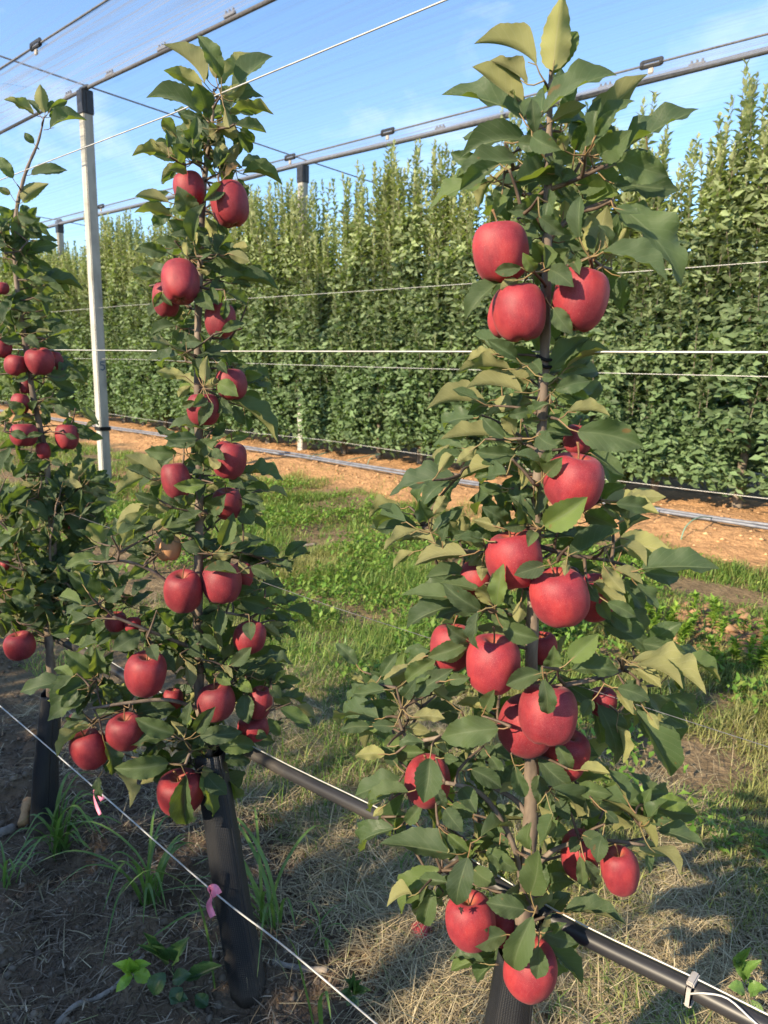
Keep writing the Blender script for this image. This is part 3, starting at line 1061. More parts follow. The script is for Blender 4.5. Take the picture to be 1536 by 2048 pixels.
class NearTree:
    def __init__(self, label, x, y, trunk, apples, leaves, fill, fill_len, seed, branches=(), fill_from=0, heavy=9999, hug=(0, 0, 0), tint=(1, 1, 1, 1)):
        self.pl = Facing(x, y)
        self.g = random.Random(seed)
        pl, g = self.pl, self.g
        tp = [pl.at(px, py, dz) for px, py, r, dz in trunk]
        rr = [r / 1000 for px, py, r, dz in trunk]
        base = Vector((tp[-1].x, tp[-1].y, gz1(tp[-1].x, tp[-1].y)))
        self.root = empty('apple_tree', base)
        tag(self.root, label, 'tree', 'fruiting trees of the near row')
        path = smooth_path([(p.x, p.y, p.z, r) for p, r in zip(tp, rr)], 5)
        tube('trunk', [p[:3] for p in path], [float(p[3]) * (1 + 0.10 * math.sin(i * 1.9)) for i, p in enumerate(path)], M_BARK, self.root, 10)
        self.axis = [Vector(p[:3]) for p in path]
        # apples
        self.apples = []
        for i, (px, py, w, h, dz, lb, *opt) in enumerate(apples):
            opt = opt[0] if opt else {}
            c = pl.at(px, py, dz)
            rx = pl.size(px, py, w / 2, dz) * 0.985
            rz = pl.size(px, py, h / 2, dz) * 1.03
            up = None
            if 'calyx' in opt:
                to_cam = (Vector(CAM) - c).normalized()
                up = Vector((0, 0, 1)) - to_cam * opt['calyx']
            if 'lean' in opt:
                up = Vector((0, 0, 1)) + Vector(CR) * opt['lean']
            put_apple(c, rx, rz, lb, 'apples on the near trees', None, opt.get('pale', False), seed * 50 + i, up).color = tint
            self.apples.append((px, py, w / 2, h / 2, dz, rx))
        # hand-measured leaves first, then leaves behind them
        todo = [(l, False) for l in leaves]
        pool = [l for l in leaves if l[1] > fill_from]
        pool += [l for l in leaves if l[1] > heavy] * 2
        for i in range(fill):
            b = g.choice(pool)
            dx, dy = b[2] - b[0], b[3] - b[1]
            a = math.atan2(dy, dx) + g.uniform(-1.1, 1.1)
            ln = fill_len * g.uniform(0.65, 1.15)
            sx, sy = b[0] + g.gauss(0, fill_len * 0.28), b[1] + g.gauss(0, fill_len * 0.28)
            item = ((sx, sy, sx + ln * math.cos(a), sy + ln * math.sin(a), ln * g.uniform(0.3, 0.55), 'U' if g.random() < 0.86 else 'L', g.uniform(0.03, 0.15)), True)
            if g.random() < 0.35:                              # in front, but never over an apple
                q = item[0]
                if not any(((q[0] + (q[2] - q[0]) * t - ax) / (ra + 12)) ** 2 + ((q[1] + (q[3] - q[1]) * t - ay) / (rb + 12)) ** 2 < 1 for t in (0, .33, .66, 1) for ax, ay, ra, rb, _, _ in self.apples):
                    item = (q[:6] + (g.uniform(-0.08, 0.0),), True)
            todo.append(item)
        for i in range(hug[0]):                                # leaves close about the stem
            for _ in range(12):
                k = g.randrange(len(trunk) - 1)
                t = g.random()
                sx = trunk[k][0] + (trunk[k + 1][0] - trunk[k][0]) * t + g.gauss(0, fill_len * 0.3)
                sy = trunk[k][1] + (trunk[k + 1][1] - trunk[k][1]) * t
                a = g.uniform(0, 6.283)
                ln = fill_len * g.uniform(0.6, 1.1)
                q = (sx, sy, sx + ln * math.cos(a), sy + ln * math.sin(a) * 0.8, ln * g.uniform(0.3, 0.55), 'U' if g.random() < 0.85 else 'L', g.uniform(-0.06, 0.05))
                if hug[1] < sy < hug[2] and not any(((q[0] + (q[2] - q[0]) * u - ax) / (ra + 14)) ** 2 + ((q[1] + (q[3] - q[1]) * u - ay) / (rb + 14)) ** 2 < 1 for u in (0, .33, .66, 1) for ax, ay, ra, rb, _a, _b in self.apples):
                    todo.append((q, True))
                    break
        self.bases = []
        self.inner = [[], [], []]
        for k, (l, behind) in enumerate(todo):
            self.leaf(l, behind, k)
        self.inner_foliage()
        self.twigs(branches)

    def leaf(self, l, behind, k):
        pl, g = self.pl, self.g
        bx, by, tx, ty, w = l[:5]
        side = l[5] if len(l) > 5 else 'U'
        dz = l[6] if len(l) > 6 else g.uniform(-0.075, 0.045)
        # visible leaves over an apple lie in front of it
        if not behind:
            for ax, ay, ra, rb, adz, ar in self.apples:
                for t in (0.3, 0.5, 0.75, 1.0):
                    qx, qy = bx + (tx - bx) * t, by + (ty - by) * t
                    d = ((qx - ax) / ra) ** 2 + ((qy - ay) / rb) ** 2
                    if d < 1.0:
                        dz = min(dz, adz - ar * math.sqrt(max(0.0, 1 - d)) - 0.012)
        lpx = math.hypot(tx - bx, ty - by)
        dz2 = dz + (g.uniform(-0.012, 0.012) if not behind else g.uniform(-0.02, 0.06))
        if w / lpx > 0.60:                                   # short and broad: it points towards the viewer
            true = pl.size(bx, by, w / 0.56, dz)
            proj = pl.size(bx, by, lpx, dz)
            dz2 = dz - math.sqrt(max(0.0, true * true - proj * proj)) * 0.8
            dz, dz2 = dz + 0.01, dz2 + 0.01
        b, t = pl.at(bx, by, dz), pl.at(tx, ty, dz2)
        a = t - b
        ln = a.length
        a.normalize()
        mid = (b + t) * 0.5
        v = (Vector(CAM) - mid).normalized()
        e1 = (v - a * v.dot(a)).normalized()
        e2 = a.cross(e1)
        wm = pl.size(bx, by, w, dz)
        wt = max(wm, ln * g.uniform(0.42, 0.50))
        cs = max(0.12, min(1.0, wm / wt))
        sn = math.sqrt(1 - cs * cs)
        best = None
        for s in (1, -1):
            n = e1 * cs + e2 * sn * s
            if side == 'L':
                n = -n
            sc = n.z + 0.15 * n.dot(SUN_DIR)
            if best is None or sc > best[0]:
                best = (sc, n)
        n = best[1]
        xx = a.cross(n).normalized()
        me = g.choice(LEAVES)
        M = Matrix(((xx.x * wt, a.x * ln, n.x * ln, b.x), (xx.y * wt, a.y * ln, n.y * ln, b.y), (xx.z * wt, a.z * ln, n.z * ln, b.z), (0, 0, 0, 1)))
        if k < 300:
            o = new_obj('leaf', me, None, self.root)
            o.matrix_world = Matrix.Translation(-Vector(self.root.location)) @ M
        else:
            self.inner[0].append((me, M))
        self.bases.append((b, a))

    def inner_foliage(self):
        if not self.inner[0]: return
        V, F, uv = [], [], []
        for me, M in self.inner[0]:
            n = len(me.vertices)
            co = np.empty(n * 3, dtype=np.float32)
            me.vertices.foreach_get('co', co)
            Mn = np.array(M)
            o = sum(len(q) for q in V)
            V.append(co.reshape(-1, 3) @ Mn[:3, :3].T + Mn[:3, 3])
            fi = np.empty(len(me.loops), dtype=np.int32)
            me.loops.foreach_get('vertex_index', fi)
            F.append(fi.reshape(-1, 4) + o)
            u = np.empty(len(me.loops) * 2, dtype=np.float32)
            me.uv_layers[0].data.foreach_get('uv', u)
            vu = np.zeros((n, 2), dtype=np.float32)
            vu[fi] = u.reshape(-1, 2)
            uv.append(vu)
        o = child('inner_foliage', mesh_from('inner_foliage', np.concatenate(V), np.concatenate(F), uv=np.concatenate(uv)), M_LEAF, self.root)
        o['kind'] = 'stuff'

    def twigs(self, branches):
        pl, g = self.pl, self.g
        carriers = [(p, 1.0) for p in self.axis]
        for br in branches:
            pts = smooth_path([tuple(pl.at(px, py, dz)) + (r * 0.78 / 1000,) for px, py, r, dz in br], 5)
            tube('branch', [p[:3] for p in pts], [float(p[3]) for p in pts], M_BARK if br[0][2] > 5 else M_TWIG, self.root, 7)
            carriers += [(Vector(p[:3]), 1.0) for p in pts]
        # group the leaf bases into spurs, one twig each
        groups = []
        for b, a in self.bases:
            q = b - a * 0.018
            for gr in groups:
                if (gr[0] - q).length < 0.040 and len(gr[1]) < 9:
                    gr[1].append((b, a))
                    gr[0] = gr[0] * (1 - 1 / len(gr[1])) + q * (1 / len(gr[1]))
                    break
            else:
                groups.append([q, [(b, a)]])
        PV, PF = [], []
        for c, mem in groups:
            near = min(carriers, key=lambda p: (p[0] - c).length + max(0, p[0].z - c.z) * 1.5)
            s = near[0]
            d = (s - c).length
            if d > 0.012:
                m1 = s.lerp(c, 0.5) + Vector((g.uniform(-1, 1), g.uniform(-1, 1), g.uniform(-0.6, 1.0))) * 0.06 * d
                pts = smooth_path([tuple(s) + (0.0030,), tuple(m1) + (0.0022,), tuple(c) + (0.0017,)], 4)
                tube('twig', [p[:3] for p in pts], [float(p[3]) for p in pts], M_TWIG, self.root, 6)
                carriers.append((c, 1.0))
            for b, a in mem:
                e = b - c
                if e.length < 0.004: continue
                if e.length > 0.045:
                    st = b - a * 0.026
                else:
                    st = c
                mm = st.lerp(b, 0.6) - Vector((0, 0, 0.1 * e.length))
                v, f = tube_data([st, mm, b, b + a * 0.012], [0.0011, 0.0010, 0.0010, 0.0006], 5, False)
                o = len(PV)
                PV += v
                PF += [tuple(i + o for i in ff) for ff in f]
        pe = child('petioles', mesh_from('petioles', PV, PF), M_PETIOLE, self.root)
        pe['kind'] = 'stuff'


def guard(name_pts, r_top, r_bot, label, seed):
    """Loose woven sleeve round the foot of a trunk: pleated, open at the top."""
    g = random.Random(seed)
    P = [Vector(p) for p in name_pts]
    nl, n = 26, 40
    V, F, uv = [], [], []
    ph = [g.uniform(0, 6) for _ in range(4)]
    for i in range(nl + 1):
        t = i / nl
        f = t * (len(P) - 1)
        k = min(int(f), len(P) - 2)
        c = P[k].lerp(P[k + 1], f - k)
        r = r_top + (r_bot - r_top) * t
        for j in range(n + 1):
            a = 2 * math.pi * j / n
            q = r * (1 + 0.11 * math.cos(2 * a + ph[0] + t * 0.6) + 0.05 * math.cos(3 * a + ph[1] - t) + 0.035 * math.cos(7 * a + ph[2]) + 0.012 * math.sin(t * 30 + 3 * a))
            V.append((c.x + q * math.cos(a), c.y + q * math.sin(a), c.z))
            uv.append((j / n, t))
    m = n + 1
    for i in range(nl):
        for j in range(n):
            F.append((i * m + j, (i + 1) * m + j, (i + 1) * m + j + 1, i * m + j + 1))
    me = mesh_from('trunk_guard', V, F, uv=uv)
    o = new_obj('trunk_guard', me, M_GUARD)
    s = o.modifiers.new('thickness', 'SOLIDIFY')
    s.thickness = 0.0015
    tag(o, label, 'trunk guard', 'woven trunk guards')
    return o

# leaves measured on the photograph: base x, base y, tip x, tip y, apparent width, side seen (U upper, L under), depth
RIGHT_LEAVES = [
 (1106,141,1127,-16,63,'L',-.01),(1103,150,1155,63,40,'U',.03),(1073,130,948,88,32,'L'),(1055,169,980,121,26,'L'),(1045,207,944,134,34,'L'),(1053,239,883,190,48,'U'),(1085,228,1234,151,45,'U'),
 (1103,243,1173,211,30,'L'),(1187,292,1296,148,40,'L'),(1190,281,1270,202,30,'U'),(1222,323,1398,218,38,'U'),(1233,316,1336,352,60,'U'),(1050,281,920,316,48,'U'),(1064,272,1122,300,42,'U'),
 (1150,300,1182,239,46,'U'),(1131,302,1120,271,26,'L'),(1197,309,1264,260,56,'U'),(1185,325,1195,280,25,'L'),(1071,267,1064,197,30,'U'),(1036,320,913,355,42,'U'),(1155,316,1085,306,40,'U'),
 (1000,328,920,381,40,'U'),(976,363,860,416,38,'U'),(1004,388,981,441,28,'U'),(1043,377,1012,392,25,'U'),(1085,405,1106,428,46,'U'),(1085,404,1034,405,38,'U'),(1067,353,1124,346,33,'U'),
 (1124,346,1157,352,25,'U'),(1155,370,1222,366,42,'U'),(1226,367,1359,381,50,'U'),(1176,384,1240,388,45,'U'),(1243,416,1363,571,66,'U'),(1205,504,1335,564,42,'U'),(1198,500,1215,412,50,'L'),
 (1176,511,1183,441,36,'L'),(1159,476,1162,391,34,'U'),(1125,440,1130,400,25,'L'),(1078,416,1085,472,44,'U'),(1050,451,1078,476,26,'U'),(1113,465,1159,472,24,'U'),(1127,483,1169,497,24,'U'),
 (1088,521,1064,484,36,'U'),(1088,532,1138,497,40,'U'),(1043,535,990,543,28,'U'),(1070,540,1045,505,28,'U'),(1081,528,1071,578,33,'U'),(1099,539,1148,574,42,'U'),(1148,525,1159,550,26,'U'),
 (1036,560,1000,578,28,'L'),(1000,562,930,641,38,'U'),(1212,557,1240,602,38,'U',.04),(1106,616,1145,669,36,'U',.05),(1099,742,1181,676,42,'U'),
 (1076,719,998,699,36,'U'),(994,707,931,726,25,'L'),(1021,738,912,748,29,'L'),(1060,762,1010,742,32,'L'),(1064,724,1084,748,28,'U'),(1084,754,1111,754,18,'U'),(1045,785,931,777,31,'L'),
 (1064,805,970,832,40,'L'),(974,812,853,820,29,'L'),(994,873,881,879,34,'L'),(1029,871,1010,832,36,'L'),(1080,840,1041,847,18,'U'),(1103,773,1185,805,42,'U'),(1131,738,1228,707,24,'U'),
 (1115,762,1177,734,20,'U'),(1131,801,1181,816,34,'U'),(1135,824,1220,832,26,'L'),(1154,863,1287,894,68,'U',-.09),(1162,902,1287,902,16,'U'),(1103,820,1135,859,36,'U'),(1181,906,1248,953,30,'U'),
 (1076,871,1115,894,40,'U'),(1092,863,1146,871,22,'U'),(1095,898,1033,910,34,'U'),(1084,941,1060,906,33,'U'),(1088,941,1103,894,25,'U'),(1092,949,1125,914,34,'U'),(1033,910,951,902,38,'U'),
 (1013,930,912,961,44,'L'),(912,957,779,992,46,'U'),(951,894,912,926,25,'L'),(877,945,904,910,30,'L'),(888,969,850,992,28,'L'),(857,1039,838,1000,36,'U'),(865,1031,892,992,28,'L'),
 (892,1039,927,1012,24,'U'),(834,1051,740,1054,36,'U'),(802,1023,756,1013,20,'U'),(1005,984,959,972,24,'U'),(1037,933,1041,980,20,'L'),(1015,1045,963,1013,40,'U'),(1052,1047,1041,988,38,'U'),
 (1056,1047,1060,1000,34,'U'),(1052,1050,1006,1055,32,'U'),(1088,1051,1175,994,62,'U',-.11),(1205,996,1252,969,40,'U'),(1252,996,1332,994,36,'L'),(1209,1004,1318,1027,46,'L'),
 (850,1077,792,1084,22,'L'),(834,1061,767,1101,22,'L'),(860,1062,882,1040,22,'L'),(885,1084,899,1042,18,'U'),(900,1075,935,1063,24,'U'),(925,1075,930,1032,27,'L'),(1000,1055,945,1040,30,'L'),
 (934,1110,829,1131,44,'L',-.06),(972,1094,946,1077,22,'L'),(965,1105,937,1131,22,'L'),(965,1117,963,1162,26,'L'),(934,1150,852,1155,33,'U'),(958,1180,880,1166,31,'U'),(904,1195,803,1190,31,'U'),
 (960,1220,885,1166,42,'U'),(909,1209,813,1258,40,'U'),(956,1223,871,1237,34,'U'),(985,1211,955,1176,34,'L'),(990,1180,985,1145,32,'U'),(993,1211,1007,1127,36,'U'),(988,1220,1021,1253,32,'U'),
 (1005,1255,1078,1277,44,'U'),(1014,1218,1049,1223,28,'U'),(956,1223,958,1299,24,'U'),(934,1279,892,1248,34,'U'),(937,1286,855,1314,38,'U'),(930,1302,883,1321,27,'L'),(852,1312,815,1328,24,'L'),
 (1028,1066,1007,1040,34,'U'),(1070,1063,1056,1094,26,'U'),(1089,1131,1028,1150,38,'U'),(1169,1028,1237,1054,44,'U'),(1180,1030,1235,1035,22,'L'),(1240,1075,1342,1101,62,'L'),
 (1139,1110,1242,1061,42,'U'),(1110,1101,1178,1054,38,'U'),(1282,1138,1439,1138,50,'U'),(1244,1091,1293,1133,24,'L'),(1230,1138,1286,1169,25,'L'),(1263,1155,1305,1199,33,'U'),
 (1207,1133,1251,1187,34,'L'),(1188,1164,1256,1218,38,'L'),(1176,1171,1197,1206,27,'U'),(1197,1201,1221,1241,28,'U'),(1214,1204,1272,1234,29,'U'),(1216,1225,1263,1265,33,'U'),(1207,1251,1307,1312,44,'U'),
 (1282,1286,1371,1305,44,'U'),(1140,1322,1197,1268,46,'U',-.08),(1264,1323,1412,1389,40,'L'),(1272,1331,1366,1378,24,'L'),(1359,1321,1440,1365,26,'U'),(1134,1119,1129,1152,18,'L'),(1099,1344,1108,1290,36,'U'),
 (1142,1339,1238,1344,44,'U'),(1123,1360,1186,1402,36,'U'),(1082,1346,1012,1370,44,'U'),(1087,1357,1095,1428,38,'U'),(1185,1400,1165,1435,28,'U'),(1196,1409,1227,1532,45,'U'),(1233,1451,1246,1527,20,'L'),
 (1233,1378,1267,1430,29,'L'),(1235,1375,1300,1400,34,'U'),(1275,1365,1293,1400,18,'L'),(1290,1402,1378,1454,42,'U'),(1272,1420,1342,1553,58,'U'),(1295,1425,1318,1460,20,'L'),(1076,1516,1144,1576,44,'U'),
 (1113,1487,1144,1540,30,'U'),(1160,1540,1220,1547,25,'L'),(1150,1560,1225,1562,28,'U'),(1215,1590,1240,1555,34,'U'),(1144,1581,1183,1636,34,'L'),(1110,1589,1170,1620,28,'U'),(1116,1599,1139,1641,30,'U'),
 (1183,1592,1313,1696,42,'U'),(1212,1623,1238,1646,20,'U'),(1282,1625,1303,1576,36,'U'),(1311,1607,1376,1605,33,'U'),(1287,1633,1342,1641,24,'U'),(1316,1662,1410,1696,34,'U'),(1082,1644,1136,1665,34,'U'),
 (1063,1700,1063,1644,28,'U'),(1165,1670,1214,1685,36,'U'),(913,1709,760,1687,52,'U'),(936,1714,913,1810,52,'U',-.08),(881,1737,804,1828,50,'U'),(868,1778,849,1850,40,'U'),(938,1708,968,1682,26,'U'),
 (895,1668,936,1705,25,'U'),(945,1737,993,1769,40,'U'),(972,1700,1036,1741,34,'U'),(977,1659,1018,1696,34,'U'),(1061,1789,1077,1700,55,'U',-.07),(1100,1769,1150,1764,36,'U'),(1050,1819,972,1805,46,'U'),
 (1054,1814,1023,1785,30,'U'),(1064,1823,1105,1778,28,'L'),(1066,1832,1027,1937,58,'U'),(1013,1869,947,1892,44,'U'),(1027,1892,988,1919,32,'U'),(1077,1892,1073,1958,40,'U'),(995,1910,902,1942,42,'U'),
 (1091,1883,1164,1969,36,'U'),(1082,1864,1155,1887,34,'U'),(1127,1826,1253,1851,33,'U'),(1105,1862,1134,1846,20,'U'),(1160,1675,1140,1705,26,'U'),(1205,1672,1195,1725,36,'U'),(1160,1712,1165,1770,26,'U'),
 (1170,1720,1195,1775,28,'U'),(1300,1696,1360,1750,18,'L'),(890,1610,922,1660,34,'U'),(998,1457,882,1475,62,'U',-.09),(860,1516,847,1606,60,'U',-.10),(819,1571,709,1593,40,'U'),(817,1584,735,1612,28,'U'),
 (798,1415,713,1412,38,'U'),(792,1448,737,1415,30,'U'),(740,1453,680,1461,30,'U'),(789,1453,743,1450,26,'U'),(795,1470,770,1505,28,'U'),(770,1508,710,1512,30,'L'),(789,1502,852,1505,38,'U'),
 (855,1478,877,1513,34,'U'),(770,1379,705,1387,28,'U'),(773,1374,740,1341,34,'U'),(729,1366,702,1346,17,'L'),(789,1382,792,1349,26,'L'),(812,1362,872,1316,45,'U'),(828,1390,907,1338,43,'U'),
 (806,1393,833,1357,28,'U'),(904,1409,855,1374,25,'L'),(882,1385,940,1374,25,'U'),(899,1360,940,1355,26,'U'),(973,1415,912,1409,22,'L'),(970,1418,989,1379,32,'U'),(825,1434,890,1437,27,'L'),
 (811,1456,860,1464,25,'L'),(1030,1513,951,1516,33,'U'),(1027,1530,1005,1565,27,'U'),(890,1552,940,1527,36,'U'),(888,1516,918,1519,22,'U'),(942,1538,1003,1576,38,'U'),(923,1576,953,1625,40,'U'),
 (871,1573,893,1614,25,'U'),(904,1609,953,1633,29,'U'),(890,1617,926,1664,38,'U'),(844,1606,811,1644,29,'U'),(811,1650,792,1668,18,'U'),(765,1614,746,1633,16,'L'),
]
MID_LEAVES = [
 (409,166,326,89,32,'L'),(415,160,374,93,29,'U'),(432,157,436,94,27,'L'),(443,155,394,71,36,'U'),(438,168,502,105,35,'L'),(467,188,546,113,36,'U'),(445,193,494,168,26,'L'),(405,171,327,141,31,'L'),
 (412,224,392,166,44,'U'),(405,230,292,196,38,'U'),(469,202,528,195,17,'U'),(456,226,548,229,26,'L'),(451,215,447,237,16,'U'),(409,266,361,230,26,'L'),(432,250,482,270,29,'L'),(471,250,533,266,21,'U'),
 (485,255,496,273,14,'U'),(352,273,325,237,31,'L'),(400,282,366,262,28,'U'),(374,315,343,286,36,'U'),(345,308,309,285,19,'L'),(345,315,264,312,22,'L'),(372,334,338,339,28,'U'),(387,315,381,286,17,'U'),
 (427,286,457,302,22,'L'),(440,321,431,292,17,'U'),(445,321,472,308,20,'U'),(485,348,565,370,23,'U'),(449,363,462,328,27,'U'),(383,435,354,372,45,'U'),(338,404,270,393,23,'L'),(343,431,268,426,22,'L'),
 (385,475,336,440,42,'U'),(387,484,411,406,29,'U'),(449,372,408,402,31,'U'),(438,444,457,471,20,'U'),(427,475,409,433,25,'L'),(334,504,277,491,28,'U'),(361,491,310,480,23,'U'),(374,511,374,473,20,'L'),
 (387,513,412,473,27,'L'),(398,511,425,504,20,'U'),(460,508,423,488,24,'U'),(460,500,496,495,26,'L'),(458,517,497,513,22,'U'),(465,524,498,537,20,'U'),(423,522,487,550,40,'U'),(394,539,423,539,20,'L'),
 (396,548,420,559,20,'U'),(465,566,558,580,23,'U'),(321,553,274,553,17,'U'),(392,593,429,621,32,'U'),(416,579,438,610,30,'U'),(452,600,448,640,20,'U'),(325,584,308,615,20,'U'),(325,588,345,612,16,'U'),
 (365,615,336,643,24,'U'),(352,652,301,672,22,'U'),(361,659,354,688,24,'U'),(341,690,300,685,28,'L'),(372,685,405,685,27,'U'),(443,663,489,646,21,'U'),(471,661,427,674,16,'U'),(416,683,423,708,18,'L'),
 (462,679,447,712,23,'U'),(370,703,350,699,17,'L'),(354,723,290,726,16,'U'),(371,753,313,744,25,'L'),(410,763,415,711,23,'L'),(410,772,437,758,19,'L'),(436,767,477,793,34,'U'),(436,727,455,748,19,'U'),
 (464,725,490,746,20,'L'),(476,727,497,734,17,'U'),(490,749,526,751,25,'U',.03),(408,793,385,814,27,'U'),(389,802,364,812,16,'U'),(380,772,357,795,21,'L'),(424,805,399,852,26,'U'),(429,802,467,826,32,'U'),
 (462,800,556,889,28,'U'),(467,812,490,849,22,'U'),(394,877,328,877,26,'U'),(408,859,335,859,20,'U'),(425,872,452,845,21,'U'),(395,905,434,880,34,'U'),(354,906,289,901,30,'U'),(324,950,249,910,34,'L'),
 (310,955,230,992,27,'L'),(324,957,300,971,17,'L'),(450,878,497,872,24,'U'),(425,899,450,920,21,'U'),(418,915,439,936,22,'L'),(371,934,422,936,31,'U'),(394,948,425,943,21,'U'),(410,967,347,971,29,'U'),
 (478,950,567,963,29,'U'),(460,960,490,978,25,'U'),(490,978,532,981,20,'U'),(483,997,528,1002,25,'U'),(511,1006,532,1020,16,'U'),(483,1018,509,1050,34,'U'),(420,1022,452,988,38,'U'),(394,1006,390,985,14,'U'),
 (375,1004,347,995,22,'U'),(340,1018,280,1011,28,'L'),(298,1018,232,1050,29,'L'),(394,1018,357,1025,22,'U'),(408,1013,425,988,21,'U'),(207,1094,177,1047,35,'L'),(246,1094,299,1016,33,'L'),(255,1069,327,1041,33,'U'),
 (333,1056,414,1062,33,'U'),(327,1053,346,1028,19,'U'),(346,1081,311,1062,26,'U'),(305,1100,274,1091,18,'L'),(196,1116,130,1134,27,'U'),(293,1116,252,1119,23,'U'),(295,1128,255,1158,32,'U'),(411,1103,361,1088,30,'U'),
 (443,1091,467,1025,36,'U'),(442,1109,532,1081,33,'U'),(499,1106,555,1138,23,'L'),(552,1128,586,1142,14,'U'),(502,1134,549,1159,29,'U'),(440,1115,409,1135,25,'U'),(474,1147,408,1141,23,'U'),(477,1125,499,1147,20,'L'),
 (208,1200,133,1144,43,'U'),(228,1180,212,1140,31,'U'),(211,1203,252,1169,26,'U'),(230,1212,152,1241,29,'U'),(177,1219,133,1256,36,'U'),(174,1244,146,1288,31,'U'),(280,1262,224,1300,41,'U'),(220,1266,195,1290,22,'U'),
 (280,1219,305,1216,18,'U'),(305,1244,361,1253,36,'U'),(361,1266,405,1269,23,'U'),(299,1266,330,1275,20,'U'),(436,1219,442,1272,33,'U'),(480,1200,549,1225,36,'U'),(474,1184,511,1178,25,'U'),(499,1244,502,1281,27,'U'),
 (527,1250,561,1275,18,'L'),(549,1222,580,1241,18,'U'),(461,1331,503,1294,29,'U'),(493,1322,574,1300,38,'U'),(436,1322,408,1288,32,'U'),(300,1290,315,1322,28,'U'),(321,1300,352,1331,32,'U'),(370,1310,410,1330,34,'U'),
 (185,1354,128,1300,38,'U'),(196,1346,192,1292,34,'U'),(138,1366,40,1385,33,'U'),(181,1362,103,1425,35,'U'),(173,1393,95,1442,33,'U'),(235,1397,204,1374,25,'U'),(255,1405,231,1370,18,'U'),(274,1425,352,1417,44,'U'),
 (181,1452,114,1514,21,'L'),(208,1483,224,1550,33,'U'),(228,1542,259,1616,21,'L'),(349,1468,270,1436,38,'U'),(329,1479,255,1493,27,'U'),(337,1526,228,1536,46,'U',-.10),(372,1471,392,1413,24,'U'),(392,1464,431,1413,33,'U'),
 (399,1471,485,1464,38,'U'),(438,1491,513,1495,40,'U'),(392,1491,450,1550,46,'U'),(411,1546,454,1589,38,'U'),(403,1546,427,1635,39,'U'),(372,1550,372,1649,50,'U'),(349,1542,306,1561,27,'U'),(376,1503,341,1526,25,'U'),
 (395,1514,388,1490,17,'U'),(485,1346,567,1362,31,'U'),(509,1339,587,1331,21,'U'),(563,1354,602,1362,19,'U'),(560,1417,622,1448,27,'U'),(435,1350,462,1370,24,'U'),(454,1370,485,1405,29,'U'),(478,1358,505,1385,24,'U'),
 (489,1389,497,1448,38,'U'),(500,1372,545,1365,30,'U'),(540,1374,563,1397,24,'U'),(536,1436,560,1471,22,'U'),(509,1468,536,1475,20,'U'),(321,1303,352,1342,34,'U'),(368,1319,419,1346,36,'U'),(392,1385,372,1405,18,'L'),
]
